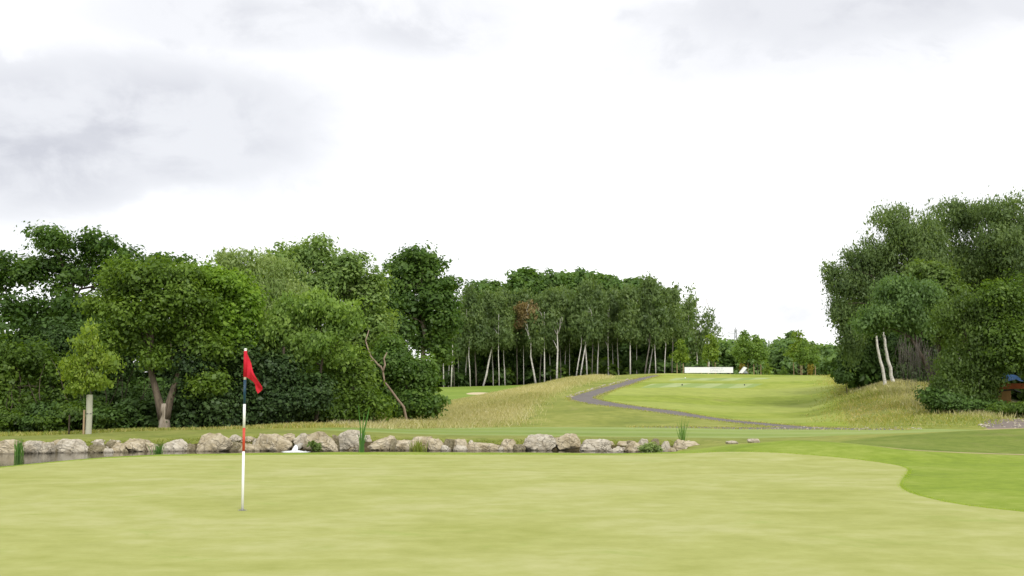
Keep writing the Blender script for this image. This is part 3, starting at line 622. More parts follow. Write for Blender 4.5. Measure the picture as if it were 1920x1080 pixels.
for i, px in enumerate(range(840, 1275, 21)):
    rg = np.random.default_rng(300+i); D = 160 + rg.uniform(0, 10); b = G(px+rg.uniform(-6, 6), D)
    o = empty('copse_tree', b, 'dark leafy tree filling the copse behind the birch stems', 'tree', 'dark trees filling the copse')
    meshobj('trunk', simple_trunk([(0, 0, -.3), (.1, 0, 3), (0, 0, 6.5)], .16, 2, 310+i), M['bark_birch' if i % 2 else 'bark'], o)
    c = meshobj('crown', DC[(0, 2, 0, 1)[i % 4]], None, o); sc = rg.uniform(1.0, 1.18); c.scale = (sc, sc, sc*rg.uniform(.95, 1.15)); c.rotation_euler = (0, 0, rg.uniform(0, 6.28))
for i, (px, ty) in enumerate(((902, 527), (925, 520), (952, 524), (975, 500), (993, 498), (1015, 503), (1038, 498), (1060, 504), (1080, 495), (1100, 497), (1122, 510), (1142, 508), (1165, 520), (1185, 518), (1205, 514), (1225, 524), (1245, 540), (1262, 565), (1276, 600))):
    rg = np.random.default_rng(340+i); D = 186 + 3*(i % 3); b = G(px, D); h = P(px, ty, D)[2]-b[2]
    o = empty('black_poplar_tree', b, 'tall green poplar whose top rises behind the birch copse', 'tree', 'poplars rising behind the copse')
    meshobj('trunk', simple_trunk([(0, 0, -.3), (.2, 0, 6), (0, 0, h*.62)], .24, 2, 360+i), M['bark_grey'], o)
    c = meshobj('crown', PC[i % 3], None, o); c.scale = (1.2, 1.2, h/16.6*rg.uniform(.97, 1.03)); c.rotation_euler = (0, 0, rg.uniform(0, 6.28))
UG = [shared_crown('foliage', 'dark' if i else 'mid', 2600, .26, 16, .5, [(0, 0, 1.1, 1.9, 1.6, 1.0), (1.2, 0, .8, 1.5, 1.3, .8), (-1.3, 0, .9, 1.5, 1.3, .9)], 95+i, tint_b=(-.2, .25)[i], lump=.4) for i in range(2)]
UF = [shared_crown('foliage', 'dark' if i else 'mid', 5000, .13, 18, .4, [(0, 0, 1.1, 1.9, 1.6, 1.0), (1.2, 0, .8, 1.5, 1.3, .8), (-1.3, 0, .9, 1.5, 1.3, .9)], 97+i, tint_b=(-.25, .1)[i], lump=.4) for i in range(2)]
def undergrowth(spots, label, group, sc0=1.0):
    for i, (px, D) in enumerate(spots):
        b = G(px, D); o = empty('undergrowth_shrub', b, label, 'shrub', group); rg = np.random.default_rng(i+int(D))
        meshobj('stem', simple_trunk([(0, 0, -.2), (0, 0, .9)], .05, 2, i), M['bark'], o); c = meshobj('foliage', (UF if sc0 < .6 else UG)[int(rg.random() < .65)], None, o)
        k = sc0*rg.uniform(.85, 1.3); c.scale = (k*1.2, k, k); c.rotation_euler = (0, 0, rg.uniform(0, 6.28))
undergrowth([(px, 158+13*(j % 2)) for j, px in enumerate(range(800, 1290, 19))] + [(px, 205) for px in range(790, 1330, 34)], 'low dark shrub under the copse trees', 'shrubs under the copse', 1.15)
undergrowth([(px, 72+6*(j % 3)) for j, px in enumerate(range(-120, 760, 44))], 'low dark shrub under the trees of the wood behind the pond', 'shrubs under the pond wood', .95)
undergrowth([(px, 51.5+1.5*(j % 2)) for j, px in enumerate(range(20, 360, 30)) if abs(px-305) > 30], 'low leafy shrub at the front foot of the wood near the sapling', 'shrubs at the front foot of the pond wood', .55)
undergrowth([(px, 88+4*(j % 2)) for j, px in enumerate(range(1620, 2030, 36))], 'low dark shrub under the trees of the wood by the track', 'shrubs under the track wood', .95)
# open birches at the end of the copse
AB = [shared_crown('crown', 'birch', 1150, .17, 11, .5, [(0, 0, 5.5, 1.4, 1.4, 2.6), (.4, 0, 7.4, .9, .9, 1.6), (-.5, 0, 3.6, 1.2, 1.2, 1.6)], 90+i, droop=.9, asp=.5, shell=.9, lump=.45) for i in range(2)]
for i, (px, sc, lab) in enumerate(((1291, 1.1, 'airy open-crowned birch touching the copse edge behind the white banner'), (1306, 1.2, 'tallest airy open-crowned birch behind the banner end'), (1328, 1.02, 'shortest airy open-crowned birch behind the banner lettering'))):
    sc *= 1.16; b = G(px, 164); o = empty('birch_tree', b, lab, 'tree', 'open birches behind the banner')
    meshobj('trunk', simple_trunk([(0, 0, -.3), (.15, 0, 2.5), (0, 0, 5), (.2, 0, 8.6*sc)], .12, 4, 380+i), M['bark_birch'], o)
    c = meshobj('crown', AB[i % 2], None, o); c.scale = (sc, sc, sc*1.07); c.rotation_euler = (0, 0, i*2.1)

# far tree line ----------------------------------------------------
FC = [shared_crown('crown', 'far', 4200, .5, 16, 1.2, [(0, 0, 7, 3.6, 3.4, 3.4), (1.5, 0, 5, 3.2, 3, 3), (-1.8, 0, 5, 3, 3, 3.2), (0, 0, 2.5, 4, 3.6, 2.4)], 400+i, tint_b=(-.18, 0, .15)[i], lump=.4) for i in range(3)]
FP = shared_crown('crown', 'far', 2400, .42, 16, .7, [(0, 0, 8, 1.3, 1.3, 6), (.2, 0, 12, .8, .8, 3), (0, 0, 4, 1.6, 1.6, 3)], 405, lump=.2, tint_b=-.1)
far = [(1345, 640, 0), (1358, 643, 0), (1372, 648, 0), (1388, 648, 0), (1398, 638, 0), (1410, 640, 0), (1420, 644, 0), (1431, 634, 1), (1440, 642, 0), (1456, 646, 0), (1470, 638, 0), (1481, 622, 1), (1488, 619, 1), (1478, 640, 0), (1494, 646, 0), (1503, 637, 1), (1512, 638, 1), (1508, 652, 0), (1524, 660, 0), (1537, 648, 0), (1549, 652, 0), (1560, 645, 1), (1566, 650, 0), (1580, 652, 0), (1600, 650, 0), (1625, 648, 0), (1335, 645, 0), (1322, 650, 0)]
for i, (px, ty, kd) in enumerate(far):
    rg = np.random.default_rng(420+i); D = (262 if kd == 0 else 285) + rg.uniform(-14, 22); b = G(px, D); h = P(px, ty, D)[2]-b[2]
    lab = 'narrow spire-like tree rising from the distant tree line' if kd else 'rounded green tree in the distant tree line beyond the tee'
    o = empty('spire_tree' if kd else 'distant_tree', b, lab, 'tree', 'spire trees of the distant tree line' if kd else 'rounded trees of the distant tree line')
    meshobj('trunk', simple_trunk([(0, 0, -.4), (0, 0, h*.3), (.1, 0, h*.7)], .25, 0, 1), M['bark_grey'], o)
    c = meshobj('crown', FP if kd else FC[i % 3], None, o); k = h/(14.8 if kd else 10.4); c.scale = (k*(1 if kd else 1.1), k, k); c.rotation_euler = (0, 0, rg.uniform(0, 6.28))

# right wood -------------------------------------------------------
RW = 'trees of the wood by the gravel track'
tree('silver_birch_tree', 'drooping silver birch at the wood corner with clean white leaning trunk', 80, 1664, [(1590, 520, 40, 34), (1562, 500, 20, 16), (1572, 570, 18, 26), (1598, 625, 24, 60), (1632, 485, 42, 34), (1640, 560, 55, 60)], 'birch', [(1655, 690), (1645, 650), (1638, 600), (1640, 520)], 19000, .13, 20, .45, .13, 'bark_birch', seed=501, droop=1.1, asp=.45, shell=.75, lump=.4, tint_b=-.28, group=RW)
tree('silver_birch_tree', 'drooping silver birch with white trunk, second from the wood corner', 81, 1677, [(1685, 428, 52, 40), (1700, 490, 65, 60), (1650, 470, 35, 40), (1735, 450, 40, 40)], 'birch', [(1670, 690), (1660, 650), (1655, 610), (1680, 500)], 18000, .13, 20, .5, .145, 'bark_birch', seed=502, droop=1.0, asp=.45, shell=.7, lump=.35, tint_b=-.15, group=RW)
tree('silver_birch_tree', 'tall spreading birch in the middle of the wood by the gravel track', 84, 1800, [(1770, 406, 52, 34), (1800, 455, 88, 60), (1765, 540, 75, 60), (1845, 510, 60, 60), (1850, 580, 60, 50), (1830, 402, 42, 30)], 'birch', [(1795, 650), (1800, 500)], 26000, .135, 20, .5, .2, 'bark_birch', seed=503, droop=.9, asp=.45, shell=.7, lump=.35, tint_b=-.22, group=RW)
tree('silver_birch_tree', 'tallest birch behind the orange and blue shelter', 82, 1950, [(1880, 400, 62, 36), (1895, 465, 88, 70), (1880, 580, 75, 65), (1930, 408, 50, 40)], 'birch', [(1945, 640), (1905, 500)], 22000, .135, 20, .5, .21, 'bark_birch', seed=504, droop=.9, asp=.45, shell=.7, lump=.35, tint_b=-.15, group=RW)
tree('silver_birch_tree', 'birch at the outer end of the wood beyond the shelter', 82, 2000, [(1980, 430, 70, 50), (2000, 540, 85, 90), (1990, 640, 70, 70)], 'birch', [(1998, 640), (1995, 500)], 15000, .14, 20, .5, .2, 'bark_birch', seed=505, droop=.9, asp=.45, shell=.7, group=RW)
tree('goat_willow_tree', 'blue-green leaning tree arching from the scrub slope with hanging bare twigs', 67, 1757, [(1690, 545, 46, 36), (1655, 585, 42, 30), (1715, 585, 38, 36), (1735, 550, 28, 34), (1640, 608, 30, 18), (1685, 590, 45, 35)], 'blue', [(1748, 710), (1730, 670), (1712, 640), (1690, 612)], 17000, .105, 22, .4, .19, 'bark', seed=506, droop=.3, lump=.38, group=RW)
tree('hornbeam_tree', 'brownish-green topped tree standing just behind the leaning tree', 70, 1762, [(1738, 512, 30, 24), (1765, 550, 40, 40), (1770, 610, 40, 50)], 'olive', [(1762, 680), (1750, 580)], 10000, .12, 22, .45, .13, seed=507, tint_b=.1, group=RW)
tree('ivied_tree', 'ivy-wrapped olive-green tree beside the gravel track end', 62, 1826, [(1815, 600, 48, 52), (1850, 655, 45, 50), (1795, 680, 40, 45), (1835, 715, 35, 30), (1850, 580, 40, 40), (1795, 735, 36, 28), (1840, 745, 24, 22), (1852, 700, 16, 34), (1772, 720, 22, 30)], 'olive', [(1828, 720), (1822, 640)], 27000, .085, 22, .42, .16, seed=508, droop=.5, tint_b=-.2, lump=.4, group=RW)
tree('sycamore_tree', 'dark broad tree overhanging the orange and blue shelter', 61, 1935, [(1900, 625, 45, 50), (1950, 600, 60, 70), (1940, 670, 30, 30), (1965, 700, 40, 60), (1885, 560, 45, 40), (1880, 670, 34, 26)], 'mid', [(1936, 700), (1930, 620)], 19000, .1, 22, .42, .17, seed=509, tint_b=-.25, lump=.38, group=RW)
tree('bramble_thicket', 'low dark bramble thicket at the foot of the ivied tree', 61, 1800, [(1775, 755, 34, 14), (1810, 762, 32, 14), (1850, 764, 30, 12), (1745, 745, 22, 14)], 'dark', [(1800, 765), (1802, 758)], 8000, .09, 22, .35, .05, seed=510, cat='shrub', tint_b=.25, group=RW)
tree('bramble_thicket', 'low green bramble thicket in front of the shelter', 59.5, 1905, [(1890, 769, 28, 7), (1930, 766, 34, 10), (1970, 762, 34, 16)], 'mid', [(1905, 768), (1906, 762)], 6000, .085, 22, .3, .04, seed=511, cat='shrub', tint_b=-.1, group=RW)
tree('holly_tree', 'dark dense holly at the foot of the wood corner', 86, 1606, [(1600, 665, 24, 42), (1625, 680, 32, 36), (1590, 690, 18, 24)], 'dark', [(1606, 690), (1606, 660)], 11000, .13, 22, .45, .12, seed=512, tint_b=.05, group=RW)
tree('holly_tree', 'dark holly between the white birch trunks and the leaning tree', 85, 1700, [(1690, 660, 32, 45), (1715, 690, 34, 35), (1740, 650, 34, 50), (1670, 690, 26, 28)], 'dark', [(1700, 690), (1700, 660)], 12000, .13, 22, .45, .12, seed=514, tint_b=0, group=RW)
tree('low_shrub', 'small dark shrub on the crest in front of the wood corner', 84, 1586, [(1586, 708, 13, 7), (1575, 711, 8, 4)], 'dark', [(1586, 712), (1586, 708)], 1800, .09, 16, .25, .04, seed=513, cat='shrub', tint_b=.1)
for i, px in enumerate((1640, 1700, 1760, 1820, 1880, 1940, 2000)):
    tree('wood_tree', 'dark dense tree deep in the wood by the gravel track', 93+2*(i % 2), px, [(px-20, 560, 50, 60), (px+20, 620, 50, 60), (px, 690, 55, 40)], 'dark', [(px, 690), (px, 600)], 7000, .22, 20, .7, .2, seed=520+i, group='dark trees deep in the wood by the track')
def hanging_twigs():
    D = 66.6; rg = np.random.default_rng(77); t = Tubes()
    o = [x for x in bpy.data.objects if x.get('label', '').startswith('blue-green leaning')][0]; b = np.array(o.location)
    for i in range(150):
        px = rg.uniform(1682, 1755); py = 640 + rg.uniform(-20, 15) + (px-1690)*.35
        a = P(px, py, D) - b; a[1] += rg.uniform(-.7, .7); l = rg.uniform(1.2, 2.6)
        t.add(curve(a, a + np.array((rg.uniform(-.3, .3), rg.uniform(-.3, .3), -l)), 4, 0, .06, rg), [.008, .007, .006, .004], 3, False)
    for i in range(14):
        px = 1757 + rg.uniform(-8, 8); py = rg.uniform(690, 735); a = P(px, py, D) - b
        t.add(curve(a, a + np.array((rg.uniform(-1.3, 1.3), rg.uniform(-.6, .4), rg.uniform(-.3, .9))), 4, 0, .08, rg), [.025, .02, .015, .006], 3, False)
    meshobj('hanging_twigs', t.mesh('hanging_twigs'), M['bark_grey'], o)
hanging_twigs()

# saplings ---------------------------------------------------------
def pond_sapling():
    D = 44.2
    o = tree('sapling_tree', 'yellow-green young tree with grey guard and stake on the bank', D, 168, [(162, 640, 20, 18), (172, 615, 10, 14), (160, 700, 36, 22), (195, 672, 24, 13), (138, 675, 18, 15), (208, 690, 14, 8), (165, 668, 28, 20), (150, 722, 22, 10), (185, 715, 22, 12)], 'sapling', [(168, 760), (167, 700), (166, 640)], 3600, .085, 12, .28, .035, 'bark_grey', seed=600, shell=.9, lump=.45, droop=.15, kb=5)
    b = np.array(o.location); t = Tubes(); x0 = 0.0
    n = 14; v = []; f = []
    for k, z in enumerate((0.0, .02, .75, 1.44, 1.5)):
        for j in range(n):
            a = 2*math.pi*j/n; r = .115*(1+.05*math.sin(3*a)) * (.94 if k == 4 else 1); v.append((r*math.cos(a)+.012*math.sin(z*2), r*math.sin(a), z-.03))
    for k in range(4):
        for j in range(n): f.append((k*n+j, k*n+(j+1) % n, (k+1)*n+(j+1) % n, (k+1)*n+j))
    g = meshobj('tree_guard', pymesh('tree_guard', v, f, True), M['guard'], o)
    t.add([(0, 0, .74), (0, 0, .77)], .122, 12); meshobj('tie', t.mesh('tie'), M['dark_plastic'], g)
    bv, bf = box(.06, .06, 1.0, -.1, .008); meshobj('stake', pymesh('stake', bv, bf), M['stake'], o, (-.155, -.05, 0))
    bv, bf = box(.055, .055, .85, -.1, .008); st = meshobj('stake', pymesh('stake', bv, bf), M['bark'], None, G(132, 46.2))
    tag(st, 'short weathered wooden post standing alone near the staked sapling', 'post'); st.name = 'wooden_post'
pond_sapling()
SC = [shared_crown('crown', 'sapling' if i != 1 else 'ash', 1700, .11, 13, .35, [(0, 0, 2.6, .75, .75, 1.0), (.25, 0, 1.9, .75, .7, .7), (-.3, 0, 2.0, .6, .6, .6), (0, 0, 3.5, .4, .4, .5)], 610+i, shell=.8, lump=.4, tint_b=-.15) for i in range(2)]
GC = shared_crown('crown', 'autumn', 260, .1, 10, .2, [(0, 0, .5, .35, .35, .5)], 615)
sap = [(1276, 133.5, .95, 0, 'young staked tree beyond the copse end of the white banner'), (1335, 136, 1.15, 0, 'young staked tree rising behind the white banner'), (1396, 138, 1.25, 1, 'young staked tree with golden base shoots behind the tilted board'), (1421, 137, 1.12, 1, 'narrow young staked tree next past the tilted board'), (1497, 137, 1.3, 0, 'largest young staked tree, midway along the tee crest'), (1508, 134, 1.0, 1, 'young tree with slanting stake beside the largest staked tree'), (1524, 133, .92, 1, 'young staked tree with golden shoots nearest the wood corner')]
for i, (px, D, sc, ci, lab) in enumerate(sap):
    b = G(px, D); o = empty('young_tree', b, lab, 'tree', 'young staked trees along the tee crest')
    meshobj('trunk', simple_trunk([(0, 0, -.2), (.03, 0, 1.2), (0, 0, 3.2*sc)], .05, 2, 620+i), M['bark'], o)
    c = meshobj('crown', SC[ci], None, o); c.scale = (sc, sc, sc*1.05); c.rotation_euler = (0, 0, i*1.7)
    for sx in (-.38, .34):
        bv, bf = box(.08, .08, 1.35*sc, -.15, .01); s_ = meshobj('stake', pymesh('stake', bv, bf), M['stake'], o, (sx*sc, 0, 0)); s_.rotation_euler = (0, (.35 if i == 5 and sx > 0 else .03*sx), 0)
    if i in (2, 6): meshobj('golden_shoots', GC, None, o, (-.3, -.3, 0)).scale = (.9, .9, 1.5)
for i, (px, D, h) in enumerate(((1438, 133, 1.25), (1470, 136, 1.0))):
    b = G(px, D); o = empty('young_shrub', b, ('taller' if i == 0 else 'shorter') + ' of two bushy yellow-green shrubs past the young staked trees', 'shrub', 'small shrubs on the tee crest')
    meshobj('stem', simple_trunk([(0, 0, -.1), (0, 0, h*.6)], .03, 0), M['bark'], o)
    c = meshobj('foliage', SC[i], None, o, (0, 0, -.9*h/2.2)); c.scale = (h/2.6, h/2.6, h/2.6)

# ------------------------------------------------------------------ pond stones
def m_rock(name, c, c2, c3):
    m, k = mat(name); g = k.n('ShaderNodeTexCoord').outputs['Object']
    oi = k.n('ShaderNodeObjectInfo').outputs['Random']
    co = k.vm('ADD', g, k.n('ShaderNodeCombineXYZ', ins={0: k.math('MULTIPLY', oi, 37.0), 1: k.math('MULTIPLY', oi, 11.0)}).outputs[0])
    a = k.noise(co, 2.6, 7, .68, .5); b = k.noise(co, 11, 7, .72, .3)
    col = k.ramp(a, [(.3, c2), (.48, c), (.66, c3)])
    col = k.mix(k.math('MULTIPLY', k.smooth(b, .54, .72), .5), col, (.62, .59, .53))
    col = k.mix(k.math('MULTIPLY', k.smooth(k.noise(co, 7, 7, .75, .8), .56, .68), .7), col, (.13, .10, .06))
    cr = k.n('ShaderNodeTexVoronoi', feature='DISTANCE_TO_EDGE', ins={'Vector': k.vm('ADD', co, k.vm('MULTIPLY', k.n('ShaderNodeTexNoise', ins={'Vector': co, 'Scale': 3.0, 'Detail': 4.0}).outputs['Color'], (.5, .5, .5))), 'Scale': 2.6})
    ck = k.smooth(cr.outputs['Distance'], .0, .05)
    col = k.mix(k.math('MULTIPLY', k.math('MULTIPLY', k.math('SUBTRACT', 1.0, ck), k.smooth(a, .42, .6)), .3), col, (.12, .10, .065))
    # damp stain and algae close to the waterline of the pond
    wz = k.n('ShaderNodeSeparateXYZ', ins={0: k.n('ShaderNodeNewGeometry').outputs['Position']}).outputs[2]
    wet = k.smooth(k.math('ADD', wz, k.math('MULTIPLY', k.math('SUBTRACT', a, .5), .14)), -.33, -.43)
    col = k.mix(k.math('MULTIPLY', wet, .72), col, (.07, .055, .035))
    hgt = k.math('ADD', k.math('MULTIPLY', b, .7), k.math('MULTIPLY', ck, .5))
    bp = k.n('ShaderNodeBump', ins={'Strength': .9, 'Distance': .05, 'Height': hgt})
    finish(k, k.n('ShaderNodeBsdfPrincipled', ins={'Base Color': col, 'Roughness': .9, 'Specular IOR Level': .15, 'Normal': bp})); return m
M['rock'] = m_rock('limestone', (.40, .34, .225), (.25, .20, .115), (.55, .485, .36))
M['rock_grey'] = m_rock('grey_limestone', (.44, .395, .305), (.30, .255, .18), (.59, .545, .45))
M['rock_dark'] = m_rock('mossy_stone', (.22, .19, .115), (.14, .125, .06), (.31, .27, .18))
def ico(n):
    import bmesh
    bm = bmesh.new(); bmesh.ops.create_icosphere(bm, subdivisions=n, radius=1); v = np.array([q.co[:] for q in bm.verts]); f = [[w.index for w in q.verts] for q in bm.faces]; bm.free(); return v, f
ICO = ico(4)
def rock(name, px0, px1, yt, yb, D, label, mt, seed, squareness=.0, peak=0., parent=None):
    rg = np.random.default_rng(seed); d = ICO[0].copy(); s = D/2208.
    n = 15; pn = rg.normal(size=(n, 3)); pn /= np.linalg.norm(pn, axis=1)[:, None]; off = rg.uniform(.62, .98, n)
    pn = np.vstack([pn, np.array([[0, 0, 1], [0, -1, .15], [1, 0, .1], [-1, 0, .1]])]); off = np.append(off, rg.uniform(.74, 1.02, 4))
    dots = d @ pn.T; r = np.where(dots > .05, off/np.maximum(dots, .05), 9).min(1); r = np.minimum(r, 1.25)
    ph = rg.uniform(0, 6.28, (6, 3)); fr = rg.uniform(2.5, 9, (6, 3)); nz = np.zeros(len(d))
    for i in range(6): nz += np.sin(d @ fr[i] + ph[i, 0]) * np.sin(d @ fr[(i+2) % 6] * 1.3 + ph[i, 1]) / (1+i*.4)
    hf = np.zeros(len(d)); fh = rg.normal(size=(8, 3))*rg.uniform(9, 20, (8, 1)); p8 = rg.uniform(0, 6.28, 8)
    for i in range(8): hf += np.abs(np.sin(d @ fh[i] + p8[i]))
    v = d*(r*(1+.045*nz + .022*(hf-5.1)))[:, None]
    v[:, 0] += rg.uniform(-.22, .22)*v[:, 2]; v[:, :2] *= (1-.09*np.clip(v[:, 2], 0, 1))[:, None]
    if peak: v[:, 0] += peak*np.maximum(v[:, 2], 0)*.35; v[:, :2] *= (1-.32*np.clip(v[:, 2], 0, 1))[:, None]
    lo = v.min(0); hi = v.max(0); v = (v-(lo+hi)/2)/(hi-lo)
    w = (px1-px0)*s; top = P(0, yt, D)[2]; bot = min(P(0, yb, D)[2], -.43 if yb > 841 else 9) - (.3 if yb > 841 else .06)
    c = P((px0+px1)/2, yt, D); v = v*np.array((w*1.2, max(.45*w+.2, min(w, .8)), top-bot))
    o = meshobj(name, pymesh(name, v, ICO[1], True), M[mt], None, (c[0], D+.5*max(.45*w+.2, min(w, .8))-.1, (top+bot)/2))
    o.rotation_euler = (0, 0, rg.uniform(-.15, .15)); tag(o, label, 'boulder' if w > .45 else 'stone', 'stones lining the pond')
    me = o.data; me.polygons.foreach_set('use_smooth', [False]*len(me.polygons))
    return o
W = 'limestone boulder'
ROCKS = [ # px0, px1, ytop, ybottom, material, peak, label
 (-62, -8, 825, 852, 0, 0, 'pale boulder beyond the reed tuft at the pond end, outermost'), (-10, 39, 824, 852, 0, 0, 'pale rounded boulder beside the tall reed tuft at the pond end'), (41, 76, 826, 851.5, 1, 0, 'grey lumpy boulder just past the reed tuft towards the waterfall'), (70, 96, 829, 851.5, 1, 1, 'grey wedge boulder between the reed tuft and a broad flat one'),
 (94, 156, 824, 850.5, 1, 0, 'broad grey domed boulder below the staked sapling'), (167, 194, 824, 836, 1, 0, 'grey slab lying on the ochre boulders below the sapling'), (158, 198, 834, 850, 2, 0, 'low ochre boulder under a grey slab at the waterline'), (197, 230, 828, 849, 0, 0, 'cracked low boulder under a thin pale flake'), (213, 225, 825.5, 829.5, 1, 0, 'thin pale flake of stone lying on a cracked boulder'), (228, 271, 823, 848, 0, 0, 'squarish buff boulder next after the cracked one'), (270, 297, 828.5, 847.5, 0, 0, 'small buff boulder beside the dark rush tuft'),
 (306, 351, 823, 847.5, 1, 0, 'pale grey boulder just past the dark rush tuft'), (348, 367, 831, 847, 2, 0, 'small dark mossy stone against the biggest dome-shaped boulder'), (365, 430, 812, 847.5, 0, 0, 'biggest dome-shaped boulder, rising above its neighbours near the pale forked trunk'), (430, 452, 815, 829, 1, 0, 'white rounded stone perched high beside the biggest domed boulder'), (424, 452, 829, 847, 2, 1, 'dark stone at the waterline under the perched white stone'), (445, 484, 831, 847, 0, -1, 'low wedge-shaped boulder at the waterline'), (456, 478, 818, 835, 0, 0, 'small upright stone above the low wedge-shaped boulder'), (472, 490, 823, 836, 1, 0, 'small pale stone leaning on a big blocky boulder'),
 (476, 539, 813, 847, 0, 0, 'big blocky boulder, first on the sapling side of the waterfall'), (532, 553, 812, 840, 0, 0, 'narrow upright stone above the waterfall, sapling side'), (551, 577, 812, 834, 1, .6, 'rounded stone directly above the waterfall outlet'), (572, 590, 814, 837, 2, 0, 'brown stone behind the waterfall, bulrush side'), (569, 628, 809, 848, 0, .3, 'large sloping boulder with an olive bush at its foot beside the waterfall'), (624, 636, 815, 846, 2, 0, 'narrow mossy stone wedged between two large boulders'), (631, 674, 806, 845.5, 1, 0, 'tallest pitted boulder on the waterfall side of the bulrushes'), (680, 696, 816, 828, 1, 0, 'small white angular stone above, beside the bulrushes'),
 (679, 738, 817, 845.5, 0, .4, 'pointed triangular boulder just past the bulrushes'), (732, 747, 822, 844, 2, 0, 'dark gap-filling stone next to the triangular boulder'), (737, 778, 825, 845, 0, 0, 'low sloping boulder on the bulrush side of the yellow tuft'), (768, 807, 818, 845, 0, 0, 'angular boulder behind the yellow-green grass tuft'), (805, 837, 822, 846, 0, 0, 'squarish boulder first past the yellow-green tuft'), (827, 844, 834.5, 846.5, 1, 0, 'small waterline stone against the squarish boulder'), (832, 853, 823, 842, 2, 0, 'brown stone set back behind the small waterline stones'), (848, 881, 823, 845, 0, 0, 'lumpy boulder with a small rounded one in front'), (849, 876, 834, 847, 1, 0, 'small rounded stone in front of a lumpy boulder'), (879, 934, 829, 846, 0, 0, 'long low flat-topped boulder'),
 (937, 967, 823, 846, 0, .3, 'peaked boulder between the long low one and the two biggest blocks'), (962, 984, 832.5, 846, 2, 0, 'small stone tucked against the first of the two biggest blocks'), (980, 1038, 814, 845.5, 1, 0, 'great smooth rounded block, one of two side by side, nearer the waterfall'), (1039, 1088, 813, 845.5, 0, 0, 'great squared pitted block, one of two side by side, farther from the waterfall'),
 (1089, 1143, 823, 847, 1, 0, 'pointed pale boulder next past the two great blocks'), (1141, 1167, 836.5, 848.5, 1, 0, 'low rounded waterline stone after the pointed pale boulder'), (1159, 1180, 827, 836, 0, 0, 'flat stone on the bank above the low waterline stones'), (1172, 1200, 827, 848.5, 0, .8, 'leaning boulder on the waterfall side of the grey-green shrub'), (1197, 1221, 826, 848, 1, 0, 'pale boulder behind the grey-green shrub'), (1226, 1241, 832, 842, 2, 0, 'small brown stone behind and past the grey-green shrub'), (1234, 1259, 827, 849.5, 1, 1, 'tilted pale slab between the shrub and the tall reed'), (1248, 1270, 837, 848.5, 0, 0, 'low buff stone at the foot of the tilted slab'),
 (1267, 1321, 824, 848, 0, -.3, 'wide boulder at the foot of the tall reed, last large one'), (1317, 1338, 833.5, 839.5, 1, 0, 'flat stone at the pond corner past the wide last boulder'), (1338, 1352, 834, 838.5, 0, 0, 'tiny flat stone at the dry end of the stone line'), (1363, 1383, 829.5, 834.5, 1, 0, 'thin flat stone half sunk in turf beyond the pond end'), (1404, 1424, 824, 831.5, 1, 0, 'lone pale stone on the grass beyond the pond end')]
for i, (a, b, t, u, mt, pk, lab) in enumerate(ROCKS):
    if u > 841: D = min(39.25, 2.05*2208/(u-.5-730)) if a < 1200 else 37.9
    else: D = 39.35 + .1*(i % 3) if a < 1200 else 38.6
    if a > 1300: D = 38.4
    if a > 1360: D = 36.2 if a < 1400 else 37.5
    o = rock('boulder' if b-a > 24 else 'stone', a, b, t, u, D, lab, ('rock', 'rock_grey', 'rock_dark')[mt], 700+i, .4 if b-a > 40 else 0, pk)
    if a > 1360: # sit on the turf there
        zt = float(H(o.location.x, o.location.y)); dz = max(v.co.z for v in o.data.vertices); o.location.z = zt + dz*.35

rgf = np.random.default_rng(88)
for i in range(84):
    px = rgf.uniform(20, 1255); wpx = rgf.uniform(8, 21); low = rgf.random() < .45
    yb = 847.5 if low else 838; yt = yb - rgf.uniform(6, 11) - (0 if low else rgf.uniform(2, 6))
    D = (39.15 if px > 250 else 38.0) + (0 if low else .35) + rgf.uniform(-.1, .1)
    rock('stone', px-wpx/2, px+wpx/2, yt, yb if low else 840, D, 'small fill stone wedged between the boulders along the pond', ('rock', 'rock_dark', 'rock_grey')[i % 3], 900+i)['group'] = 'small fill stones between the boulders'

# dark soil packed behind the stones
def soil():
    rg = np.random.default_rng(5); v = []; f = []; xs = np.arange(-20, 6.2, .25)
    for i, x in enumerate(xs):
        y0 = float(np.interp(x, FARX, FARY)); 
        for j, (dy, up) in enumerate(((-.55, .0), (-.35, .05), (-.15, .06), (.05, .05), (.22, .04), (.45, -.05))):
            yy = y0+dy+rg.normal()*.06; v.append((x, yy, float(H(x, yy))+up+rg.normal()*.03*(j < 5)))
    for i in range(len(xs)-1):
        for j in range(5): a = i*6+j; f.append((a, a+6, a+7, a+1))
    tag(meshobj('bank_soil', pymesh('bank_soil', v, f, True), M['soil']), kind='structure')
soil()

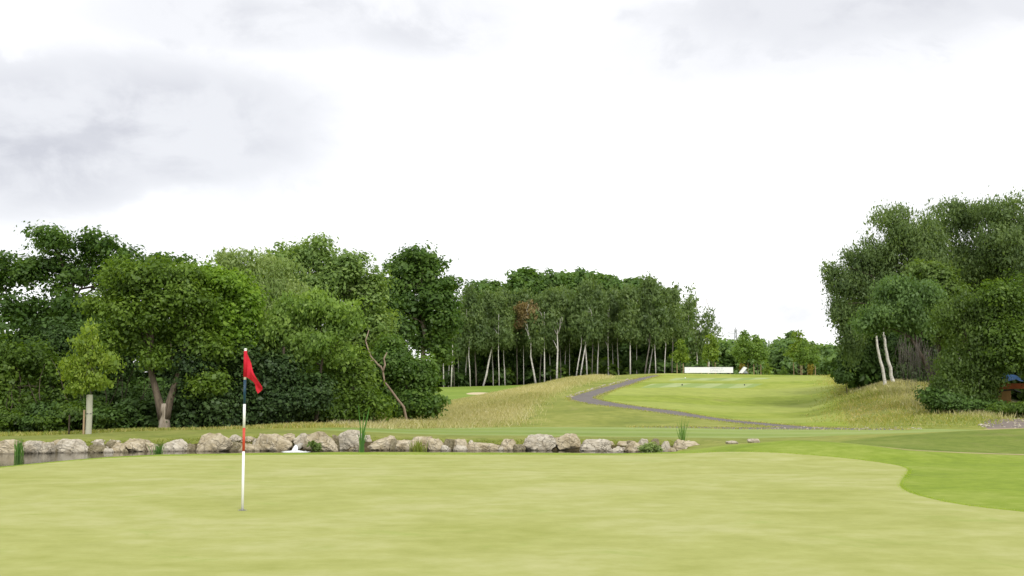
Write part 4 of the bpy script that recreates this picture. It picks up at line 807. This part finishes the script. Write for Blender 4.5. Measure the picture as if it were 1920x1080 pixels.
# ------------------------------------------------------------------ blades: meadow, scrub, verges, tufts
def blades(base, h, w, rg, lean=.35, tint=None):
    n = len(base); a = rg.uniform(0, 6.28, n); s = np.column_stack([np.cos(a), np.sin(a), np.zeros(n)])*w[:, None]*.5
    tip = base + np.column_stack([rg.normal(size=n)*lean*h, rg.normal(size=n)*lean*h, h]); mid = base*.45 + tip*.55 + np.column_stack([np.zeros(n), np.zeros(n), h*.08])
    q = np.stack([base-s, base+s, mid+s*.8, tip, mid-s*.8], 1)
    return q.reshape(-1, 3), (np.clip(rg.normal(.5, .22, n), 0, 1) if tint is None else tint)
def field(name, label, poly, n, hr, wr, leaf, seed, lean=.3, cat='grass', clump=None, thin=None, feather=.5):
    rg = np.random.default_rng(seed); P_ = np.array(poly); lo = P_.min(0); hi = P_.max(0); pts = np.zeros((0, 2))
    while len(pts) < n:
        q = rg.uniform(lo, hi, (n*2, 2)); q = q[inside(poly, q[:, 0], q[:, 1])]
        if clump: q = q[(np.sin(q[:, 0]*clump+np.sin(q[:, 1]*clump*.7)*2)*np.sin(q[:, 1]*clump*.55+1.3)*.5+.5) > rg.uniform(0, thin or .8, len(q))]
        pts = np.vstack([pts, q])
    pts = pts[:n] + rg.normal(size=(n, 2))*feather; z = H(pts[:, 0], pts[:, 1])-.02; base = np.column_stack([pts, z])
    h = rg.uniform(*hr, n)*(.8+.2*np.sin(pts[:, 0]*.9)*np.sin(pts[:, 1]*.6)); w = rg.uniform(*wr, n)
    q, t = blades(base, h, w, rg, lean)
    t = np.clip(t + .18*np.sin(pts[:, 0]*.33+1)*np.sin(pts[:, 1]*.21), 0, 1)
    o = meshobj(name, npmesh(name, q, 5, t, L[leaf])); tag(o, label, cat, kind='stuff'); return o
field('meadow_grass', 'tall tan seeding grass covering the meadow ridge', smooth_poly(meadow_poly), 95000, (.14, .42), (.018, .045), 'tan', 801, .4, feather=.7)
field('scrub_grass', 'rough patchy green and straw grass on the slope below the wood', smooth_poly(scrub_poly, 1), 42000, (.06, .28), (.025, .06), 'scrub', 802, .6, clump=.55, feather=1.1)
strip = gd([(1630, 84), (1680, 76), (1740, 66), (1790, 61), (1850, 58), (1845, 60.5), (1790, 64), (1730, 70), (1690, 79), (1640, 90)])
field('straw_grass', 'taller straw-coloured grass along the wood edge', strip, 9000, (.2, .5), (.025, .05), 'tan', 803, .4, feather=.8)
field('wood_edge_grass', 'straggly straw grass fringe along the foot of the wood by the pond', gd([(-80, 45.8), (0, 46.2), (130, 46.8), (300, 48), (450, 48), (560, 47.2), (640, 49.8), (630, 50.6), (450, 49), (300, 49.2), (130, 48), (-80, 47)]), 9000, (.06, .26), (.02, .05), 'scrub', 804, .5)
def edging():
    rg = np.random.default_rng(17)
    def along(poly, n, js, h, w, leaf, name, label, ymax=200):
        d = np.array(dens(poly, .2)); d = d[(d[:, 1] > 8) & (d[:, 1] < ymax)]; i = rg.integers(0, len(d), n)
        p = d[i] + rg.normal(size=(n, 2))*js; b = np.column_stack([p, H(p[:, 0], p[:, 1])-.005])
        q, t = blades(b, rg.uniform(*h, n), rg.uniform(*w, n), rg, .6)
        tag(meshobj(name, npmesh(name, q, 5, t, L[leaf])), label, 'grass', kind='stuff')
    gp = [z[1] for z in ZONES if z[0] == 'putting_green'][0]; pp = [z[1] for z in ZONES if z[0] == 'path'][0]
    d = [(x + .03, y + .03) for x, y in gp]
    along(d, 14000, .035, (.008, .02), (.005, .012), 'collar', 'collar_grass', 'longer bright grass along the edge of the putting green', 40)
    along(pp, 9000, .14, (.02, .09), (.02, .05), 'scrub', 'path_verge_grass', 'ragged grass tufts along the path edges', 140)
edging()
def overhang():
    rg = np.random.default_rng(9); x = rg.uniform(-20, 6, 9000); y = np.interp(x, FARX, FARY)+.1+1.0*rg.random(len(x))**1.4
    b = np.column_stack([x, y, H(x, y)-.02]); q, t = blades(b, rg.uniform(.03, .12, len(x)), rg.uniform(.012, .03, len(x)), rg, .9)
    tag(meshobj('bank_grass', npmesh('bank_grass', q, 5, t, L['bankg'])), 'ragged grass hanging over the stones along the pond', 'grass', kind='stuff')
overhang()
def tuft(name, label, px, D, z0, n, h, spread, width, leaf, seed, lean=.15, cat='reeds', group=None):
    rg = np.random.default_rng(seed); c = G(px, D); c[2] = z0; o = None
    off = rg.normal(size=(n, 2))*spread; b = np.column_stack([off, np.zeros(n)])
    hh = h*rg.uniform(.45, 1.0, n); hh[:max(1, n//6)] = h
    q, t = blades(b, hh, np.full(n, width)*rg.uniform(.7, 1.3, n), rg, lean)
    o = meshobj(name, npmesh(name, q, 5, t, L[leaf]), None, None, c); return tag(o, label, cat, group)
def bulrush():
    c = G(679, 37.6); c[2] = -.47; o = empty('bulrush_clump', c, 'tall green bulrush clump with four long blades rising from the pond', 'reeds'); s = 37.6/2208; rg = np.random.default_rng(31)
    for (bx, tx, ty) in ((-2, -7, 757), (0, 4, 771), (1, 14, 761), (2, 13, 770), (-3, -4, 800), (3, 6, 795), (0, -8, 812), (2, 9, 815), (-1, 2, 806), (-4, -6, 818), (4, 4, 812), (-3, -2, 815), (1, 7, 808)):
        a = np.array((bx*s, rg.uniform(-.06, .06), 0)); top = P(679+tx, ty, 37.6)-c; m = a*.5+top*.5 + np.array((-tx*s*.25, 0, 0)); w = .021
        v = [a+(-w, 0, 0), a+(w, 0, 0), m+(w*.9, .01, 0), m+(-w*.9, .01, 0), top*.85+m*.15+(w*.5, 0, 0), top*.85+m*.15+(-w*.5, 0, 0), top]
        me = pymesh('blade', v, [(0, 1, 2, 3), (3, 2, 4, 5), (5, 4, 6)]); a_ = me.attributes.new('tint', 'FLOAT', 'FACE'); a_.data.foreach_set('value', [float(rg.uniform(.2, .9))]*3)
        meshobj('blade', me, L['reed'], o)
bulrush()
tuft('reed_clump', 'tall thin reed standing above the last large boulder', 1278, 38.9, -.3, 30, 1.05, .05, .02, 'reed', 40, .16)
tuft('reed_tuft', 'tall reed tuft growing in open water at the pond end', 40, 36.2, -.5, 60, .66, .07, .022, 'reed', 41, .12)
tuft('rush_tuft', 'short dark rush tuft between two buff boulders', 300, 37.9, -.5, 70, .42, .08, .02, 'reed', 42, .2)
tuft('grass_tuft', 'bright yellow-green grass tuft growing at the waterline', 785, 38.0, -.5, 130, .52, .10, .02, 'tuft', 43, .16)
tree('waterside_shrub', 'low grey-green shrub sprawling over stones near the tall reed', 37.6, 1217, [(1217, 839, 13, 7), (1208, 842, 7, 5), (1228, 843, 8, 5)], 'willow', [(1217, 842), (1217, 838)], 1500, .035, 14, .09, .012, seed=45, cat='shrub', base=G(1217, 37.6)*np.array((1, 1, 0))+np.array((0, 0, -.5)))
tree('waterside_shrub', 'small olive bush at the foot of the sloping boulder by the waterfall', 37.8, 590, [(590, 838, 10, 8), (586, 832, 6, 7), (596, 842, 6, 5)], 'olive', [(590, 842), (590, 838)], 1300, .03, 14, .08, .012, seed=46, cat='shrub', tint_b=.25, base=G(590, 37.8)*np.array((1, 1, 0))+np.array((0, 0, -.5)))

# waterfall outlet
def waterfall():
    D = 38.6; c = P(558, 846, D); c[2] = -.412; o = empty('waterfall', c, 'small white splashing waterfall spilling from a pipe between the stones', 'waterfall'); rg = np.random.default_rng(3)
    t = Tubes(); t.add([(.02, .6, .16), (.02, .02, .15)], .085, 14); meshobj('outlet_pipe', t.mesh('outlet_pipe'), M['pipe'], o)
    v = []; f = []; n = 9
    for i in range(n):
        u = i/(n-1)
        for j in range(7): a = (j/6-.5); v.append((-.05+a*(.09+.12*u)+rg.normal()*.008, .02-.28*u+rg.normal()*.012, .17-.19*u*u+.04*(1-4*a*a)*(1-u)+rg.normal()*.012))
    for i in range(n-1):
        for j in range(6): f.append((i*7+j, i*7+j+1, i*7+j+8, i*7+j+7))
    meshobj('falling_water', pymesh('falling_water', v, f, True), M['foam'], o)
    v = []; f = []; R, K = 8, 30
    for i in range(R):
        for j in range(K):
            a = 2*math.pi*j/K; r = i/(R-1); h = max(0, (1-r)**1.3*.055*(.3+1.1*rg.random()))+.015*rg.random()
            v.append((math.cos(a)*r*.5*(1+.16*rg.normal()*(i > 3)), math.sin(a)*r*.5-.35, h*(i < R-1)-.01))
    for i in range(R-1):
        for j in range(K): f.append((i*K+j, i*K+(j+1) % K, (i+1)*K+(j+1) % K, (i+1)*K+j))
    meshobj('foam', pymesh('foam', v, f, True), M['foam'], o)
waterfall()

# ------------------------------------------------------------------ flagstick
def flagstick():
    x, y = hit(454.5, 957); b = np.array((x, y, float(H(x, y)))); Ht = 2.13
    o = empty('flagstick', b, 'white flagstick with navy and red bands and a drooping red flag', 'flagstick')
    zz = lambda py: P(456, py, y)[2]-b[2]
    segs = [('pole', 957, 846, 'white_paint'), ('red_band', 846, 802, 'red_paint'), ('white_band', 802, 757.5, 'white_paint'), ('navy_band', 757.5, 712, 'navy_paint'), ('upper_pole', 712, 656, 'white_paint')]
    for nm, a, c, mt in segs:
        t = Tubes(); z0 = zz(a) if a < 957 else -.1; t.add([(0, 0, z0), (0, 0, zz(c))], .0175 if 'band' not in nm else .0179, 14); meshobj(nm, t.mesh(nm), M[mt], o)
    t = Tubes(); zt = zz(656); t.add([(0, 0, zt), (0, 0, zt+.012), (0, 0, zt+.02)], [.021, .021, .01], 12); meshobj('finial', t.mesh('finial'), M['white_paint'], o)
    # flag: hangs in folds from the hoist, fly corner low
    m, k = mat('flag_cloth'); co = k.n('ShaderNodeTexCoord').outputs['Object']
    w = k.n('ShaderNodeTexWave', ins={'Vector': co, 'Scale': 120, 'Distortion': 1.0}).outputs['Fac']
    col = k.mix(k.noise(co, 9, 5, .6), (.56, .022, .04), (.70, .045, .07))
    bp = k.n('ShaderNodeBump', ins={'Strength': .08, 'Distance': .002, 'Height': w})
    d = k.n('ShaderNodeBsdfDiffuse', ins={0: col, 'Normal': bp}); tr = k.n('ShaderNodeBsdfTranslucent', ins={0: col})
    finish(k, k.n('ShaderNodeMixShader', ins={0: .3, 1: d, 2: tr}))
    s = y/2208.; nu, nv = 30, 26; v = []; f = []
    A0, A1 = zz(658), zz(707)
    for i in range(nu):
        u = i/(nu-1)
        for j in range(nv):
            q = j/(nv-1)                      # 0 top .. 1 bottom along hoist
            # top edge sags steeply from the hoist top to the fly corner (490,722); bottom edge ends at (479,738)
            tx, tz = np.array((5*u + 26*u**1.15, 0))[0], 66*u**.93
            bx, bz = 3*u + 22*u**.9, 49 + 31*u**1.6
            X = (tx*(1-q) + bx*q)*s; Z = A0 - (tz*(1-q) + bz*q)*s
            fold = math.sin(q*4.2 + u*5.5 + .6)*.07*min(1, u*2.5) + math.sin(u*9.5 - q*3.2)*.035*u
            v.append((.012 + X, fold - .07*u*math.sin(u*3), Z))
    for i in range(nu-1):
        for j in range(nv-1): f.append((i*nv+j, i*nv+j+1, (i+1)*nv+j+1, (i+1)*nv+j))
    me = pymesh('flag', v, f, True); fo = meshobj('flag', me, m, o)
    t = Tubes(); t.add([(0, 0, A1), (0, 0, A0)], .0225, 14); meshobj('sleeve', t.mesh('sleeve'), m, fo)
    # cup: white liner let into the turf, with the shade inside it painted as a flat dark disc: opening
    n = 28; v = []; f = []
    for r, z in ((.058, .004), (.054, .006), (.052, .006), (.052, .0045)):
        for j in range(n): a = 2*math.pi*j/n; v.append((r*math.cos(a), r*math.sin(a), z))
    for i in range(3):
        for j in range(n): f.append((i*n+j, i*n+(j+1) % n, (i+1)*n+(j+1) % n, (i+1)*n+j))
    c = meshobj('hole_cup', pymesh('hole_cup', v, f, True), M['guard'], None, b); tag(c, 'round cup let into the putting green at the flagstick foot', 'hole')
    me = pymesh('opening_shade', [(.052*math.cos(2*math.pi*j/n), .052*math.sin(2*math.pi*j/n), .0045) for j in range(n)], [tuple(range(n))]); meshobj('opening_shade', me, M['dark_plastic'], c)
flagstick()

# ------------------------------------------------------------------ boards on the tee
def text_mesh(s, size, name):
    cu = bpy.data.curves.new(name, 'FONT'); cu.body = s; cu.size = size; cu.extrude = .004; cu.align_x = 'CENTER'; cu.align_y = 'CENTER'
    cu.space_character = 1.08
    o = bpy.data.objects.new(name, cu); COL.objects.link(o); bpy.context.view_layer.update()
    me = bpy.data.meshes.new_from_object(o.evaluated_get(bpy.context.evaluated_depsgraph_get())); bpy.data.objects.remove(o); return me
def banner():
    D = 131.5; s = D/2208.; x0, x1 = (1284-960)*s, (1375-960)*s; w = x1-x0; zb = P(1330, 699.2, D)[2]; zt = P(1330, 688.3, D)[2]; h = zt-zb
    g = float(H((x0+x1)/2, D)); o = empty('banner_board', ((x0+x1)/2, D, g), 'long white board lettered OPENING IN SUMMER 2017 on the tee crest', 'banner')
    z0 = zb-g; bv, bf = box(w, .06, h, z0, .01); meshobj('panel', pymesh('panel', bv, bf), M['board'], o)
    bv, bf = box(w+.04, .09, .05, z0+h+.002); meshobj('top_rail', pymesh('top_rail', bv, bf), M['dark_plastic'], o)
    for i in range(4):
        bv, bf = box(.08, .08, h+max(0, z0)+.3, -.3); meshobj('post', pymesh('post', bv, bf), M['stake'], o, (-w/2+.3+i*(w-.6)/3, .075, 0))
    for s_, sz, xx, zz in (('OPENING IN', .245, w*.155, .72), ('SUMMER 2017', .245, w*.165, .33)):
        t = meshobj('lettering', text_mesh(s_, sz, 'lettering'), M['letter'], o, (xx, -.036, z0+h*zz)); t.rotation_euler = (math.pi/2, 0, 0)
    me = pymesh('logo_stroke', [(-.05, 0, -.11), (-.015, 0, -.11), (.06, 0, .12), (.03, 0, .12)], [(0, 1, 2, 3)]); meshobj('logo_stroke', me, M['letter'], o, (-w*.4, -.034, z0+h*.6))
banner()
def tilted_board():
    D = 129.5; s = D/2208.; g = G(1393, D); o = empty('tilted_board', g, 'small white board propped at a slant beside the long banner', 'board')
    q = lambda px, py: P(px, py, D)-g
    a, b, c, d = q(1386, 699.3), q(1391.5, 699.8), q(1400, 690), q(1395, 687.8)
    v = [p+(0, dy, 0) for dy in (-.25, .35) for p in (a, b, c, d)]
    meshobj('panel', pymesh('panel', v, [(0, 1, 2, 3), (7, 6, 5, 4), (0, 4, 5, 1), (1, 5, 6, 2), (2, 6, 7, 3), (3, 7, 4, 0)]), M['board'], o)
    a, b, c = q(1392.5, 699.8), q(1402.5, 699.8), q(1397.5, 693.8)
    v = [p+(0, dy, 0) for dy in (-.2, .3) for p in (a, b, c)]
    meshobj('prop', pymesh('prop', v, [(0, 1, 2), (5, 4, 3), (0, 3, 4, 1), (1, 4, 5, 2), (2, 5, 3, 0)]), M['steel_grey'], o)
tilted_board()
for i, (px, py, mt, lab) in enumerate(((1279, 722.6, 'dark_plastic', 'dark tee marker on the front tee at the copse side'), (1396, 722.6, 'dark_plastic', 'dark tee marker on the front tee at the wood side'), (1285, 709.6, 'white_paint', 'white tee marker on the back tee in front of the banner'))):
    x, y = hit(px, py); b = ICO[0]*np.array((.065, .065, .06))+(0, 0, .05); b[:, 2] = np.maximum(b[:, 2], -.02)
    o = meshobj('tee_marker', pymesh('tee_marker', b, ICO[1], True), M[mt], None, (x, y, float(H(x, y)))); tag(o, lab, 'marker', 'tee markers')

# ------------------------------------------------------------------ pylon
def pylon():
    D = 900; g = G(1381, D); o = empty('electricity_pylon', g, 'pale lattice electricity pylon far beyond the trees', 'pylon'); h = P(1381, 617, D)[2]-g[2]
    t = Tubes(); prev = None; lv = np.linspace(0, 1, 13)
    wd = lambda u: 4.2*(1-u)**1.3+.55
    for u in lv:
        w = wd(u); r = [np.array((sx*w, sy*w, u*h)) for sx, sy in ((-1, -1), (1, -1), (1, 1), (-1, 1))]
        if prev is not None:
            for j in range(4):
                t.add([prev[j], r[j]], .24, 4, False); t.add([prev[j], r[(j+1) % 4]], .13, 3, False); t.add([prev[(j+1) % 4], r[j]], .13, 3, False); t.add([r[j], r[(j+1) % 4]], .13, 3, False)
        prev = r
    t.add([prev[0]*.5+prev[2]*.5, (0, 0, h+2)], [.3, .1], 4); meshobj('tower', t.mesh('tower'), M['pylon'], o)
    for u, l in ((.62, 12), (.78, 9), (.93, 7)):
        t = Tubes(); z = u*h
        for sx in (-1, 1):
            for sy in (-1, 1): t.add([(0, sy*wd(u), z), (sx*l, 0, z+.3)], .18, 3, False); t.add([(0, sy*wd(u), z+2.4), (sx*l, 0, z+.3)], .16, 3, False)
            t.add([(sx*l, 0, z+.3), (sx*l, 0, z-2)], .12, 3, False)
        meshobj('cross_arm', t.mesh('cross_arm'), M['pylon'], o)
pylon()

def pebbles():
    rg = np.random.default_rng(21); v, f = ico(1); V = []; Fc = []
    def put(px, py, n, js, r):
        x, y = hit(px, py)
        for _ in range(n):
            a = x+rg.normal()*js; b = y+rg.normal()*js*1.5; sc = r*rg.uniform(.5, 1.4); q = v*np.array((sc*rg.uniform(.8, 1.4), sc, sc*.6))*(1+.15*rg.normal(size=(len(v), 1))) + (a, b, float(H(a, b))+sc*.2)
            Fc.extend([[w+len(V) for w in t] for t in f]); V.extend(q.tolist())
    ln = [(1064, 745.5), (1085, 737.2), (1105, 731), (1125, 726), (1145, 720.6), (1165, 715.6), (1185, 711)]
    for (a, b), (c, d) in zip(ln[:-1], ln[1:]):
        for t in np.linspace(0, 1, 14)[:-1]: put(a+(c-a)*t, b+(d-b)*t, 1, .12, .085)
    for _ in range(110): put(rg.uniform(1450, 1730), 803.5+rg.normal()*1.3, 1, .1, .04)
    for _ in range(40): put(rg.uniform(1130, 1400), 0, 0, .1, .04)
    for _ in range(60): put(rg.uniform(1842, 1925), rg.uniform(783, 803), 1, .1, .045)
    for px, py, r in ((1846, 799.5, .16), (1855, 800.5, .13), (1875, 780.5, .12), (1862, 801, .1), (1912, 800, .12), (1840, 798, .1)): put(px, py, 1, .02, r)
    tag(meshobj('pebbles', pymesh('pebbles', V, Fc, True), M['rock_grey']), 'scattered pale pebbles edging the path and the gravel track', 'pebbles', kind='stuff')
pebbles()

# ------------------------------------------------------------------ shelter in the right wood
def shelter():
    D = 63.6; b = G(1889, D); o = empty('shelter', b, 'orange and blue open shelter half hidden under the trees by the track', 'shelter'); s = D/2208.
    z = lambda py: P(1890, py, D)[2]-b[2]
    for x in (-.62, 1.1):
        bv, bf = box(.12, .12, z(716)+.2, -.2, .01); meshobj('post', pymesh('post', bv, bf), M['bark'], o, (x, 0, 0))
    bv, bf = box(1.9, .1, z(719)-z(729), z(729), .01); meshobj('fascia', pymesh('fascia', bv, bf), M['orange'], o, (.25, -.12, 0))
    v = []; f = []
    for i in range(9):
        for j in range(6): v.append((-.75+i*.2, -.1+j*.3, z(713)+.35*j/5+.06*math.sin(i*1.4+j)-.03*(i % 2)))
    for i in range(8):
        for j in range(5): f.append((i*6+j, i*6+6+j, i*6+7+j, i*6+j+1))
    meshobj('tarpaulin', pymesh('tarpaulin', v, f, True), M['blue'], o)
    bv, bf = box(1.25, .05, z(730)-.1, .1, .01); meshobj('back_panel', pymesh('back_panel', bv, bf), M['tan'], o, (.05, 1.2, 0))
    t = Tubes(); t.add([(-.5, -.05, z(736)), (-.2, -.05, z(732)), (.3, -.05, z(731)), (.7, -.05, z(736))], .035, 6); meshobj('brace', t.mesh('brace'), M['dark_plastic'], o)
shelter()
